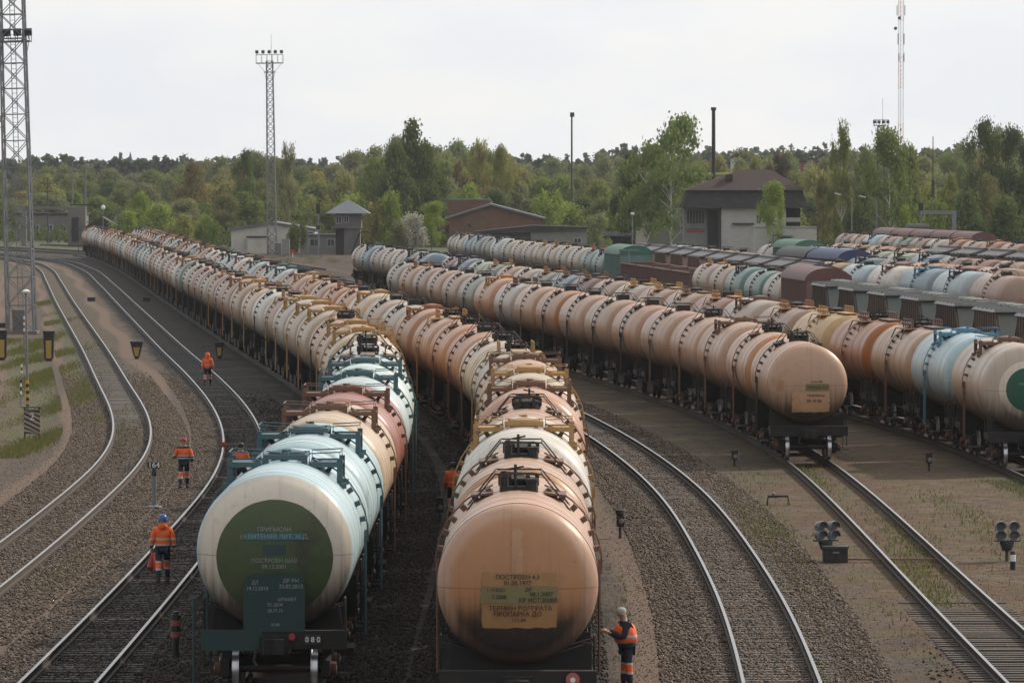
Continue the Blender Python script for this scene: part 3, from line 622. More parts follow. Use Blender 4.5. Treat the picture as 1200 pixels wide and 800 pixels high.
KIND = {'W': ('tank_wagon', 'tank wagon'), 'N': ('tank_wagon', 'tank wagon'), 'O': ('tank_wagon', 'tank wagon'), 'box': ('box_wagon', 'box wagon'), 'gon': ('open_wagon', 'open wagon'), 'hop': ('hopper_wagon', 'hopper wagon'), 'ore': ('hopper_wagon', 'hopper wagon')}
def spawn(spec, root, cols, parent=None):
    for name, mesh, loc, rz, key, ch in spec:
        o = bpy.data.objects.new(name, mesh); C.objects.link(o); o.parent = parent or root; o.location = loc; o.rotation_euler = (0, 0, rz)
        o.color = cols.get(key, (1, 1, 1, 1))
        if ch: spawn(ch, root, cols, o)
def ordinal(n): return '%d%s' % (n, 'th' if 10 <= n % 100 <= 20 else {1: 'st', 2: 'nd', 3: 'rd'}.get(n % 10, 'th'))
FITN = dict(teal='teal platforms', ochre='ochre platforms', brown='brown platforms', dark='dark fittings', blue='blue platforms', rust='rusty platforms')
def jit(c, a=.06): k = 1 + R.uniform(-a, a); return tuple(max(0, min(1, q * k * (1 + R.uniform(-a, a) * .5))) for q in c)
FRONT = {}
def train(k, d_front, d_end, seq, fill, where, grp, near=235):
    """wagons coupled along track k from d_front on; seq: (kind, colour, fittings); fill makes the rest"""
    d = d_front; i = 0
    pd, px_ = PATH[k]; s = np.concatenate([[0], np.cumsum(np.hypot(np.diff(pd), np.diff(px_)))])
    cur = float(np.interp(d_front, pd, s)); prev = None
    while True:
        if i < len(seq):
            kd, co, ft = seq[i]
            if i > 4 and kd in 'ON' and R.random() < (.45 if k == 'D' else .16): kd, ft = 'W', R.choice(('brown', 'ochre', 'rust'))
        else:
            if fill is None: break
            kd, co, ft = fill()
        L = LEN[kd]; c = cur + L / 2; dc = float(np.interp(c, s, pd))
        if dc > d_end: break
        p0 = [float(np.interp(c - L * .32, s, q)) for q in (px_, pd)]; p1 = [float(np.interp(c + L * .32, s, q)) for q in (px_, pd)]
        x, y = (p0[0] + p1[0]) / 2, (p0[1] + p1[1]) / 2; rz = math.atan2(-(p1[0] - p0[0]), p1[1] - p0[1])
        if i and R.random() < .5: rz += math.pi
        if abs(x) < y * .104 + 8:
            nm, cat = KIND[kd]
            look = {'N': 'with ' + FITN.get(ft, ''), 'O': 'with black hatch', 'W': 'with top walkway', 'box': 'with arched roof', 'gon': 'with ribbed sides', 'hop': 'with roof hatches', 'ore': 'with grey cover'}[kd]
            r = empty(nm, (x, y, 0), rz, '%s %s %s, %s from near end of %s' % (CN[co], cat, look, ordinal(i + 1), where), cat, grp)
            st = (R.choice((.0, .55, .8, 1.0)) if kd in 'OW' else R.choice((0, 0, .25, .5, .35)))
            if i == 0: st, bc = .0, COL[co]
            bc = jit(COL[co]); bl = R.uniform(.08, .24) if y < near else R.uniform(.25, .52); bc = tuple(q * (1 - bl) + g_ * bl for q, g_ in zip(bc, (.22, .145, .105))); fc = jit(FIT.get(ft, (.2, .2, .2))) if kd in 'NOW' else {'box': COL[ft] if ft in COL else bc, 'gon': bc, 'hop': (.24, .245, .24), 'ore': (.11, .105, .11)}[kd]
            spawn(SPEC[(kd, 1 if y < near else 0)], r, {'body': (*bc, st), 'fit': (*fc, 1), 'hat': (.26, .27, .25, 1), 'bay': (.085, .10, .088, 1)})
            if i == 0: FRONT.setdefault(k, r)
        cur += L; i += 1
def mixfill(cols, fits, pn=.4):
    def f():
        n = R.random() < pn
        c = R.choices([a for a, _ in cols], [b for _, b in cols])[0]
        return ('N', c, R.choice(fits)) if n else (R.choice('OOW'), c, R.choice(('brown', 'dark', 'rust')))
    return f
GT = 'wagons standing coupled in the yard trains'
train('A', 100.8, 758, [('N', 'paleblue', 'teal'), ('N', 'paleblue', 'teal'), ('N', 'cream', 'brown'), ('N', 'red', 'brown'), ('N', 'iceblue', 'teal'), ('N', 'iceblue', 'teal'), ('N', 'paleblue', 'teal'), ('O', 'white', 'dark'),
    ('N', 'cream', 'ochre'), ('N', 'peach', 'ochre'), ('O', 'peach', 'dark'), ('N', 'cream', 'ochre'), ('N', 'cream', 'ochre'), ('N', 'white', 'ochre'), ('O', 'pink', 'dark'), ('O', 'white', 'dark'), ('N', 'cream', 'ochre'), ('N', 'tan', 'ochre'), ('N', 'pink', 'rust'), ('O', 'pink', 'brown'), ('O', 'pink', 'brown'), ('O', 'beige', 'brown'), ('O', 'pink', 'brown'), ('O', 'pink', 'dark'), ('O', 'beige', 'dark'), ('N', 'teal', 'rust')],
    mixfill([('pink', 4), ('peach', 3), ('beige', 4), ('white', 2), ('paleblue', 1.5), ('tan', 1), ('blue', .6)], ('rust', 'ochre', 'brown', 'rust'), .45), 'long left train', GT)
train('B', 92.3, 756, [('O', 'peach', 'brown'), ('O', 'peach', 'brown'), ('N', 'white', 'ochre'), ('O', 'peach', 'brown'), ('N', 'peach', 'brown'), ('N', 'cream', 'ochre'), ('N', 'peach', 'brown'), ('O', 'beige', 'brown'), ('O', 'cream', 'brown'), ('O', 'orange', 'brown'), ('O', 'orange', 'brown'), ('O', 'peach', 'brown'), ('N', 'peach', 'rust'), ('O', 'beige', 'dark'), ('O', 'cream', 'dark'), ('N', 'cream', 'ochre'), ('O', 'orange', 'brown'), ('O', 'orange', 'brown'), ('O', 'peach', 'dark'), ('O', 'orange', 'brown'), ('N', 'peach', 'ochre'), ('O', 'pink', 'brown'), ('N', 'iceblue', 'teal'), ('N', 'iceblue', 'teal'), ('O', 'peach', 'dark'), ('N', 'paleblue', 'brown')],
    mixfill([('pink', 2), ('peach', 2), ('beige', 3), ('white', 3), ('paleblue', 3), ('iceblue', 1), ('tan', 1), ('blue', 1), ('rust', .4)], ('rust', 'dark', 'brown', 'rust'), .6), 'peach-headed train', GT)
train('C', 188.3, 404, [('O', 'peach', 'dark'), ('O', 'peach', 'brown'), ('N', 'peach', 'brown'), ('O', 'peach', 'brown'), ('O', 'peach', 'brown'), ('O', 'orange', 'dark'), ('O', 'peach', 'dark'), ('O', 'peach', 'dark'), ('O', 'orange', 'dark'), ('O', 'peach', 'brown'), ('N', 'white', 'ochre'), ('N', 'orange', 'ochre'), ('O', 'greygreen', 'dark'), ('O', 'pink', 'dark'), ('O', 'peach', 'brown'), ('O', 'pink', 'brown'), ('O', 'peach', 'dark'), ('O', 'grey', 'dark')], None, 'right-of-centre train', GT)
train('D', 183.5, 438, [('N', 'beige', 'brown'), ('N', 'paleblue', 'blue'), ('W', 'tan', 'brown'), ('W', 'rust', 'brown'), ('W', 'ochre', 'ochre'), ('N', 'tan', 'brown'), ('N', 'beige', 'brown'), ('N', 'red', 'brown'), ('N', 'tan', 'ochre'), ('N', 'tan', 'brown'), ('N', 'beige', 'brown'), ('O', 'tan', 'brown'), ('N', 'maroon', 'brown'), ('N', 'blue', 'teal'), ('N', 'greygreen', 'dark'), ('O', 'beige', 'dark'), ('O', 'tan', 'brown'), ('N', 'greygreen', 'dark'), ('O', 'palegreen', 'dark'), ('N', 'blue', 'dark'), ('O', 'maroon', 'dark')], None, 'green-disc train', GT)
train('D', 446, 534, [('N', 'blue', 'dark'), ('N', 'greygreen', 'dark'), ('O', 'beige', 'brown'), ('O', 'beige', 'dark'), ('O', 'grey', 'brown'), ('N', 'blue', 'dark'), ('O', 'beige', 'dark')], None, 'short grey train', GT)
train('F', 235, 655, [('hop', 'dark', 'grey')] * 7 + [('box', 'maroon', 'maroon'), ('O', 'beige', 'dark'), ('O', 'teal', 'dark'), ('N', 'teal', 'dark'), ('O', 'tan', 'dark'), ('O', 'beige', 'dark')] + [('gon', 'maroon', 'maroon')] * 4 + [('box', 'teal', 'green'), ('N', 'teal', 'dark'), ('N', 'teal', 'dark')] + [('O', 'beige', 'dark')] * 7 + [('N', 'iceblue', 'dark'), ('O', 'greygreen', 'dark'), ('N', 'blue', 'dark'), ('N', 'blue', 'dark'), ('N', 'beige', 'dark'), ('N', 'grey', 'dark')], None, 'mixed hopper train', GT)
train('G', 372, 500, [('ore', 'maroon', 'grey')] * 10, None, 'covered hopper row', GT)
RC = [('tan', 3), ('pink', 2), ('paleblue', 2), ('blue', 1), ('palegreen', 1.5), ('rust', 2), ('maroon', 1), ('beige', 2), ('orange', 2), ('teal', .7), ('red', .7)]
train('R1', 334, 402, [('O', 'pink', 'brown'), ('N', 'paleblue', 'dark'), ('N', 'blue', 'blue'), ('N', 'white', 'brown'), ('O', 'paleblue', 'dark'), ('O', 'ochre', 'brown')], None, 'nearest back row', GT)
train('R2', 366, 448, [('O', 'tan', 'brown'), ('O', 'rust', 'brown'), ('O', 'orange', 'brown'), ('O', 'maroon', 'brown'), ('N', 'blue', 'dark'), ('box', 'navy', 'navy'), ('box', 'dark', 'dark')], None, 'second back row', GT)
train('R3', 398, 535, [('O', 'tan', 'brown'), ('O', 'red', 'brown'), ('O', 'brown', 'brown'), ('N', 'blue', 'dark'), ('N', 'palegreen', 'dark'), ('N', 'palegreen', 'dark'), ('O', 'cream', 'dark'), ('N', 'paleblue', 'dark'), ('N', 'paleblue', 'dark'), ('box', 'green', 'green'), ('O', 'grey', 'dark')], None, 'third back row', GT)
train('R5', 430, 545, [('ore', 'dark', 'grey')] * 4 + [('O', 'orange', 'brown'), ('O', 'tan', 'brown'), ('O', 'orange', 'brown'), ('O', 'brown', 'brown'), ('O', 'tan', 'brown')], None, 'fourth back row', GT)
train('R7', 528, 668, [('O', 'pink', 'brown'), ('N', 'rust', 'rust'), ('O', 'tan', 'brown'), ('N', 'rust', 'rust'), ('O', 'beige', 'brown'), ('O', 'brown', 'brown'), ('N', 'teal', 'dark'), ('O', 'pink', 'brown'), ('N', 'paleblue', 'dark'), ('O', 'tan', 'brown'), ('O', 'brown', 'brown')], None, 'farthest tank row', GT)
train('R8', 600, 690, [('box', 'maroon', 'maroon')] * 5, None, 'maroon box row', GT)
PATH['R10'] = smooth_path([(d, x + 10.8) for d, x in PLAN['F']])
train('R10', 460, 540, [('O', 'pink', 'brown'), ('O', 'peach', 'brown'), ('O', 'cream', 'brown'), ('N', 'teal', 'dark'), ('N', 'paleblue', 'dark')], None, 'row before house', GT)

# ------------------------------------------------------------------ trees
def crown_mesh(kind, seed, n=4200, leaf=.020):
    r = np.random.default_rng(seed); cl = []
    if kind == 'round':
        for i in range(30):
            a = r.uniform(0, 6.28); t = r.uniform(0, 1); z = .26 + .62 * t; rad = .42 * math.sin(math.pi * min(1, .25 + .72 * t)) * r.uniform(.3, 1.0); cl.append((rad * math.cos(a), rad * math.sin(a), z, r.uniform(.07, .13)))
        cl += [(0, 0, .9, .09), (.04, 0, .6, .14)]
    elif kind == 'tall':
        for i in range(38):
            a = r.uniform(0, 6.28); t = r.uniform(0, 1) ** .9; z = .20 + .74 * t; rad = .46 * (1 - t) ** .45 * (.45 + t) * 1.25 * r.uniform(.25, 1.0); cl.append((rad * math.cos(a), rad * math.sin(a), z, r.uniform(.055, .12)))
        cl += [(.02, 0, .94, .05), (-.03, .02, .97, .03)]
    elif kind == 'bush':
        for i in range(26):
            a = r.uniform(0, 6.28); rad = .5 * r.uniform(0, 1) ** .5; z = .12 + .68 * r.uniform(0, 1) * math.sqrt(max(0, 1 - (rad / .56) ** 2)); cl.append((rad * math.cos(a), rad * math.sin(a), z, r.uniform(.10, .19)))
    else:  # pine: a bare stem with a flat top of clumps
        for i in range(20):
            a = r.uniform(0, 6.28); t = r.uniform(0, 1); z = .52 + .42 * t; rad = .30 * (1.1 - t) * r.uniform(.3, 1.0); cl.append((rad * math.cos(a), rad * math.sin(a), z, r.uniform(.06, .10)))
        cl.append((0, 0, .94, .06))
    wts = np.array([c[3] ** 2 for c in cl]); wts /= wts.sum(); idx = r.choice(len(cl), n, p=wts); c = np.array(cl)[idx]
    dr = r.normal(size=(n, 3)); dr /= np.linalg.norm(dr, axis=1)[:, None]; rr = c[:, 3] * np.clip(r.normal(.82, .30, n), .1, 1.6)
    P = c[:, :3] + dr * rr[:, None] * np.array([1.15, 1.15, .85]); 
    if kind == 'tall': P[:, 2] -= .05 * r.uniform(0, 1, n) ** 2
    nn = dr + r.normal(0, .75, (n, 3)); nn /= np.linalg.norm(nn, axis=1)[:, None]; u = np.cross(nn, r.normal(size=(n, 3))); u /= np.linalg.norm(u, axis=1)[:, None]; v = np.cross(nn, u)
    ctr = np.median(P[:, :2], axis=0); P[:, :2] -= ctr; rad_ = np.percentile(np.hypot(P[:, 0], P[:, 1]), 96); P[:, :2] *= .46 / rad_; P[:, 2] *= .985 / np.percentile(P[:, 2], 99.7); cl = [((c_[0] - ctr[0]) * .46 / rad_, (c_[1] - ctr[1]) * .46 / rad_, c_[2], c_[3]) for c_ in cl]
    s = leaf * r.uniform(.55, 1.3, n)[:, None]; W = np.stack([P - u * s, P + v * s * .6, P + u * s, P - v * s * .6], 1).reshape(-1, 3)
    me = bpy.data.meshes.new('crown'); me.from_pydata(W.tolist(), [], np.arange(4 * n).reshape(-1, 4).tolist()); me.materials.append(M_LEAF); return me, cl
def trunk_mesh(kind, cl, seed, mat):
    r = random.Random(seed); mb = MB(); w0 = .016 if kind != 'bush' else .02
    top = .9 if kind != 'bush' else .5
    pts = [(0, 0, -.01)] + [(r.uniform(-.012, .012), r.uniform(-.012, .012), top * t) for t in (.25, .5, .75, 1)]
    mb.tube(pts, [w0, w0 * .8, w0 * .6, w0 * .35, w0 * .1], 7)
    for c in cl[::2]:
        z0 = max(.1, c[2] - .16); mb.tube([(0, 0, z0), (c[0] * .5, c[1] * .5, z0 + .09), (c[0], c[1], c[2])], [w0 * .4, w0 * .25, w0 * .08], 5)
    me = mb.mesh('trunk', 60); me.materials.append(mat); return me
PROTO = {}
for kind, k, n, leaf in (('round', 4, 6500, .024), ('tall', 4, 6500, .020), ('bush', 3, 3800, .034), ('pine', 2, 2600, .020)):
    PROTO[kind] = []
    for i in range(k):
        cm, cl = crown_mesh(kind, 100 + 17 * i + len(kind), n, leaf); PROTO[kind].append((cm, trunk_mesh(kind, cl, i, M_BARK), trunk_mesh(kind, cl, i, M_BIRCH)))
LC = dict(dark=(.110, .142, .052), mid=(.190, .228, .072), olive=(.220, .225, .085), bright=(.235, .290, .062), yellow=(.275, .260, .075), rusty=(.235, .190, .078), pale=(.225, .240, .112), blue=(.06, .08, .05), blossom=(.48, .46, .38), purple=(.11, .085, .065))
LCN = dict(dark='dark green', mid='mid green', olive='olive green', bright='fresh green', yellow='yellow-green', rusty='rusty orange', pale='pale green', blue='blue-green', blossom='white-blossomed', purple='purplish brown')
KN = dict(round='round-crowned', tall='tall loose-crowned', bush='low bushy', pine='flat-topped pine')
def tree(px, ytop, wpx, d, kind, col, label=None, birch=False, grp=None, zb=-.25):
    H = zat(ytop, d) - zb; wd = wpx * d / F_PX
    nm = {'round': 'broadleaf_tree', 'tall': 'broadleaf_tree', 'bush': 'bush', 'pine': 'pine_tree'}[kind]
    if birch: nm = 'birch_tree'
    o = empty(nm, (*atd(px, d, zb)[:2], zb), 0, label, 'bush' if kind == 'bush' else 'tree', grp)
    cm, tm, tb = R.choice(PROTO[kind]); sx = wd / .92; rz = R.uniform(0, 6.28)
    for name, me in (('crown', cm), ('trunk', tb if birch else tm)):
        c = bpy.data.objects.new(name, me); C.objects.link(c); c.parent = o; c.scale = (sx, sx, H / .99); c.rotation_euler = (0, 0, rz); c.color = (*jit(LC[col], .12), 1)
    return o
PROF = [(-40,188),(0,190),(60,194),(100,195),(130,196),(180,193),(190,186),(240,187),(280,178),(330,176),(350,190),(380,188),(410,180),(440,172),(465,158),(520,166),(560,162),(590,170),(620,181),(650,183),(690,181),(720,177),(830,172),(850,176),(960,176),(1000,172),(1085,178),(1120,174),(1150,152),(1240,150)]
def prof(px): return float(np.interp(px, [a for a, _ in PROF], [b for _, b in PROF]))
SP = [
 (486, 141, 62, 905, 'round', 'dark', 'tallest dark green tree above the signal tower roof', 0), (462, 168, 56, 900, 'round', 'dark', 'broad dark green tree left of the tallest tree', 0), (503, 172, 44, 915, 'round', 'dark', 'dark green tree between the tallest tree and the brick hall', 0),
 (440, 186, 46, 930, 'round', 'mid', 'rounded mid green tree behind the signal tower', 0),
 (457, 224, 30, 850, 'bush', 'bright', 'bright green bush right of the signal tower', 0), (437, 236, 26, 850, 'bush', 'yellow', 'yellow-green bush against the signal tower wall', 0), (506, 236, 34, 815, 'tall', 'bright', 'bright young tree left of the brick hall', 0), (484, 250, 34, 812, 'bush', 'blossom', 'white-blossomed bush behind the short grey train', 0), (467, 258, 22, 810, 'bush', 'pale', 'pale low bush left of the blossoming one', 0),
 (346, 258, 24, 796, 'bush', 'mid', 'small green bush in front of the pale shed', 0),
 (336, 168, 30, 880, 'tall', 'pale', 'thin pale green tree behind the middle floodlight mast', 0), (285, 176, 30, 960, 'tall', 'dark', 'dark tree with a pointed top behind the pale shed', 0),
 (786, 136, 84, 775, 'tall', 'mid', 'big white-trunked birch before the grey annex building', 1), (757, 168, 60, 782, 'tall', 'mid', 'green birch just left of the big birch', 1), (741, 178, 44, 800, 'round', 'dark', 'dark green tree at the left edge of the birches', 0),
 (906, 212, 34, 738, 'tall', 'bright', 'bright young tree growing before the brown-roofed house', 0),
 (986, 143, 34, 765, 'tall', 'mid', 'slender birch with a pointed top behind the left street lamp', 1), (1042, 150, 64, 760, 'tall', 'mid', 'big white-trunked birch right of the street lamps', 1), (1014, 172, 44, 775, 'tall', 'mid', 'birch standing between the two street lamps', 1), (1068, 172, 36, 780, 'round', 'olive', 'olive tree right of the big white-trunked birch', 0), (965, 205, 34, 790, 'round', 'olive', 'olive tree beside the brown-roofed house', 0),
 (1086, 214, 26, 820, 'bush', 'yellow', 'golden yellow bush behind the thin radio pole', 0), (1113, 204, 34, 830, 'round', 'yellow', 'yellow-green tree right of the radio pole', 0),
 (1150, 140, 48, 850, 'tall', 'dark', 'tall dark tree with two thin tops near the right edge', 0), (1185, 148, 50, 850, 'tall', 'dark', 'tall dark tree at the right edge', 0), (1215, 150, 60, 850, 'tall', 'dark', None, 0),
 (1095, 232, 40, 745, 'bush', 'mid', 'mid green bush behind the grey signal gantry', 0), (1135, 222, 48, 745, 'bush', 'dark', 'dark green bush right of the grey signal gantry', 0), (1180, 228, 60, 742, 'bush', 'dark', 'wide dark green bush at the right edge', 0), (1062, 240, 26, 750, 'bush', 'bright', 'bright green bush behind the yellow locomotive', 0), (1005, 238, 34, 752, 'bush', 'dark', 'dark bush under the left street lamp', 0), (1155, 205, 46, 790, 'round', 'olive', 'olive round tree behind the right bushes', 0),
 (912, 178, 40, 860, 'tall', 'purple', 'nearly bare purplish tree behind the brown roof', 0), (884, 186, 30, 900, 'round', 'olive', None, 0),
 (700, 250, 30, 835, 'bush', 'pale', 'pale green bush above the dark shed', 0), (720, 238, 34, 850, 'bush', 'mid', 'mid green bush left of the big birch', 0),
 (226, 190, 44, 1010, 'round', 'rusty', 'rusty yellow tree above the far end of the trains', 0), (283, 196, 24, 1020, 'round', 'rusty', 'narrow rusty tree left of the middle mast', 0), (540, 188, 34, 1000, 'round', 'rusty', 'orange-tinged tree behind the brick hall', 0), (562, 164, 30, 1050, 'tall', 'yellow', 'thin golden tree above the brick hall', 0), (587, 170, 26, 1050, 'tall', 'yellow', 'thin golden tree right of the brick hall top', 0), (575, 218, 40, 980, 'bush', 'rusty', 'orange low tree just above the brick hall roof', 0),
 (150, 246, 40, 900, 'bush', 'bright', 'bright green bush behind the far end of the left train', 0), (185, 238, 44, 890, 'bush', 'bright', 'taller bright bush behind the far wagons', 0), (215, 250, 40, 880, 'bush', 'yellow', 'yellow-green bush left of the pale shed', 0), (243, 252, 30, 872, 'bush', 'bright', 'bright bush next to the pale shed', 0), (165, 225, 34, 930, 'round', 'bright', 'fresh green round tree behind the brick hut', 0),
]
for px, yt, wp, d, kd, col, lab, birch in SP:
    if lab is None: lab = '%s %s tree partly hidden near pixel-edge growth' % (LCN[col], KN[kd]); lab = {1215: 'dark tree cut by the right edge of the picture', 884: 'olive tree over the right part of the brown roof'}[px]
    tree(px, yt, wp, d, kd, col, lab, bool(birch), 'trees and bushes around the yard')
LM = [(60, 'the left mast'), (130, 'the brick hut'), (230, 'far train ends'), (320, 'the pale shed'), (410, 'the signal tower'), (500, 'the tallest tree'), (580, 'the brick hall'), (670, 'the thin pole'), (770, 'the big birch'), (840, 'the black chimney'), (930, 'the brown house'), (1010, 'the street lamps'), (1070, 'the yellow locomotive'), (1130, 'the signal gantry'), (1210, 'right edge bushes')]
cnt = {}
def rowof(d, spacing, dy, wmul, rown, cols, kinds, x0=-45, x1=1245, skip=lambda p: False):
    px = x0
    while px < x1:
        px += spacing * R.uniform(.7, 1.3)
        if skip(px): continue
        yt = prof(px) + dy + R.uniform(-7, 9); kd = R.choice(kinds); col = R.choice(cols); dd = d * R.uniform(.97, 1.04)
        lm = min(LM, key=lambda t: abs(t[0] - px))[1]; key = (col, kd, lm, rown); cnt[key] = cnt.get(key, 0) + 1
        lab = '%s %s tree in the %s row behind %s' % (LCN[col], KN[kd], rown, lm)
        if cnt[key] > 1: lab = '%s %s tree, %s from left, %s row behind %s' % (LCN[col].split(' ')[-1] if LCN[col] == 'bright fresh green' else LCN[col], KN[kd].split('-')[0].split(' ')[0], ordinal(cnt[key]), rown, lm)
        tree(px, yt, spacing * wmul * R.uniform(.85, 1.25), dd, kd, col, lab, False, 'trees of the wood behind the yard')
rowof(960, 27, 48, 1.7, 'nearest', ['mid', 'olive', 'mid', 'dark', 'pale', 'bright'], ['round', 'bush', 'round'], skip=lambda p: p < 115)
rowof(1080, 25, 26, 1.8, 'second', ['mid', 'olive', 'pale', 'mid', 'mid', 'yellow'], ['round', 'bush', 'round'])
rowof(1250, 25, 13, 1.8, 'third', ['mid', 'olive', 'pale', 'mid', 'yellow', 'olive', 'pale', 'dark'], ['round', 'round', 'round', 'tall'])
rowof(1450, 25, 5, 1.9, 'rear', ['mid', 'olive', 'pale', 'mid', 'pale'], ['round', 'round', 'round', 'tall'])
# the far-off wood on the skyline, a mass nobody could count
def far_forest():
    r = np.random.default_rng(5); A = []; 
    for d, n in ((1700, 190), (2050, 230), (2600, 280)):
        for i in range(n):
            px = -60 + 1320 * (i + r.uniform(-.4, .4)) / n; base = 190 if px < 700 else 180
            H = (zat(base + 3 * math.sin(px * .013 + d) + r.uniform(-5, 6), d) + .2) * r.uniform(.92, 1.05); x = (px - 600) * d / F_PX; W = r.uniform(4.5, 7.5)
            m = 70; t = r.uniform(.35, 1, m); a = r.uniform(0, 6.28, m); rad = W * .5 * np.sqrt(np.clip(1.12 - t, 0, 1)) * r.uniform(.2, 1.15, m)
            P = np.stack([x + rad * np.cos(a), d + rad * np.sin(a), H * t], 1); A.append(P)
    P = np.concatenate(A); n = len(P); u = r.normal(size=(n, 3)); u /= np.linalg.norm(u, axis=1)[:, None]; v = np.cross(u, r.normal(size=(n, 3))); v /= np.linalg.norm(v, axis=1)[:, None]; s = r.uniform(.6, 1.5, n)[:, None]
    W_ = np.stack([P - u * s, P + v * s, P + u * s, P - v * s], 1).reshape(-1, 3)
    me = bpy.data.meshes.new('far_forest'); me.from_pydata(W_.tolist(), [], np.arange(4 * n).reshape(-1, 4).tolist())
    g = G('far pine wood'); ns = g.noise(g.world(), .02, 3, .6); me.materials.append(two_side(g, g.mix(ns, (.085, .105, .080), (.130, .145, .085)), .2))
    o = bpy.data.objects.new('far_forest', me); C.objects.link(o); tag(o, 'dark far-off pine wood closing the skyline', 'forest', kind='stuff')
far_forest()
# low undergrowth closing the gaps under the rows
def undergrowth():
    r = np.random.default_rng(9); n = 26000; px = r.uniform(-60, 1260, n); d = r.choice([905, 985, 1120, 1300], n) * r.uniform(.985, 1.015, n); x = (px - 600) * d / F_PX
    keep = ~((px < 125) & (d < 950)); x, d = x[keep], d[keep]; n = len(x); top = 2.6 + 1.8 * np.sin(x * .21) * np.sin(x * .057 + d); z = r.uniform(0, 1, n) * top
    P = np.stack([x, d, z], 1); u = r.normal(size=(n, 3)); u /= np.linalg.norm(u, axis=1)[:, None]; v = np.cross(u, r.normal(size=(n, 3))); v /= np.linalg.norm(v, axis=1)[:, None]; s = r.uniform(.25, .55, n)[:, None]
    W_ = np.stack([P - u * s, P + v * s, P + u * s, P - v * s], 1).reshape(-1, 3); me = bpy.data.meshes.new('undergrowth'); me.from_pydata(W_.tolist(), [], np.arange(4 * n).reshape(-1, 4).tolist())
    g = G('undergrowth leaves'); ns = g.noise(g.world(), .08, 3, .6); me.materials.append(two_side(g, g.mix(ns, (.050, .070, .024), (.13, .15, .048)), .35))
    o = bpy.data.objects.new('undergrowth', me); C.objects.link(o); tag(o, 'low green undergrowth under the edge of the wood', 'undergrowth', kind='stuff')
undergrowth()

# ------------------------------------------------------------------ buildings
def brickmat(name, a, b, mortar, sc_=1.0):
    g = G(name); br = g.n('ShaderNodeTexBrick'); v = g.coords('Object'); x, y, z = g.xyz(v); cb = g.n('ShaderNodeCombineXYZ'); g.L(g.math('ADD', x, y), cb.inputs[0]); g.L(z, cb.inputs[1]); g.L(cb.outputs[0], br.inputs[0])
    for i, c in ((1, a), (2, b), (3, mortar)): br.inputs[i].default_value = (*c, 1)
    br.inputs['Scale'].default_value = sc_; br.inputs['Brick Width'].default_value = .5; br.inputs['Row Height'].default_value = .22; br.inputs['Mortar Size'].default_value = .016
    n = g.noise(v, .5, 5, .6); c = g.mix(g.math('MULTIPLY', g.ramp(n, .45, .7), .35), br.outputs[0], tuple(q * .55 for q in a)); return g.done(c, .9)
M_WB = brickmat('pale grey brickwork', (.48, .46, .43), (.42, .40, .375), (.32, .31, .29)); M_RB = brickmat('red brown brickwork', (.20, .095, .060), (.16, .075, .050), (.13, .10, .085))
M_PLA = plain('grey render', (.24, .235, .23), .9, 0, .2, .6, (.12, .11, .10), .4); M_CREAM = plain('cream render', (.56, .54, .47), .9, 0, .12, .6, (.22, .2, .17), .35)
M_BRF = plain('brown roof tiles', (.042, .024, .020), .85, 0, .3, .8, (.02, .016, .014), .4); M_FAS = plain('dark fascia boarding', (.016, .013, .014), .7, 0, .2, 1)
M_ZINC = plain('grey metal roofing', (.15, .165, .185), .55, .2, .2, .7, (.10, .09, .075), .4); M_GLASS = solid('dark window glass', (.03, .04, .055), .12); M_WFR = solid('white window frame', (.6, .6, .58), .5)
M_CONC = plain('weathered concrete', (.17, .16, .155), .9, 0, .25, .7, (.08, .075, .07), .5); M_REDP = solid('red painted steel', (.36, .035, .025), .5); M_DARKI = solid('dark interior timber', (.022, .020, .020), .8)
M_TEALP = solid('teal paint', (.03, .10, .11), .5); M_YEL = solid('yellow paint', (.55, .33, .03), .5); M_WHT = solid('white paint', (.72, .72, .70), .5); M_BLK = solid('black paint', (.015, .015, .016), .5)
def bld(name, px0, px1, d, depth, label, cat='building'):
    x0, x1 = (px0 - 600) * d / F_PX, (px1 - 600) * d / F_PX
    return empty(name, ((x0 + x1) / 2, d, -.25), 0, label, cat), (x1 - x0) / 2, depth
def win(o, x, z, w_, h, y=-.02, frame=M_WFR, glass=M_GLASS, name='window'):
    mb = MB(); t = .07
    mb.b2((x - w_/2, y - .04, z), (x - w_/2 + t, y + .1, z + h)); mb.b2((x + w_/2 - t, y - .04, z), (x + w_/2, y + .1, z + h)); mb.b2((x - w_/2 + t, y - .04, z), (x + w_/2 - t, y + .1, z + t)); mb.b2((x - w_/2 + t, y - .04, z + h - t), (x + w_/2 - t, y + .1, z + h)); mb.b2((x - .03, y - .035, z + t), (x + .03, y + .1, z + h - t))
    f = mb.build(name, frame, o); mb = MB(); mb.b2((x - w_/2 + t + .002, y, z + t + .002), (x + w_/2 - t - .002, y + .03, z + h - t - .002)); mb.build('pane', glass, f)
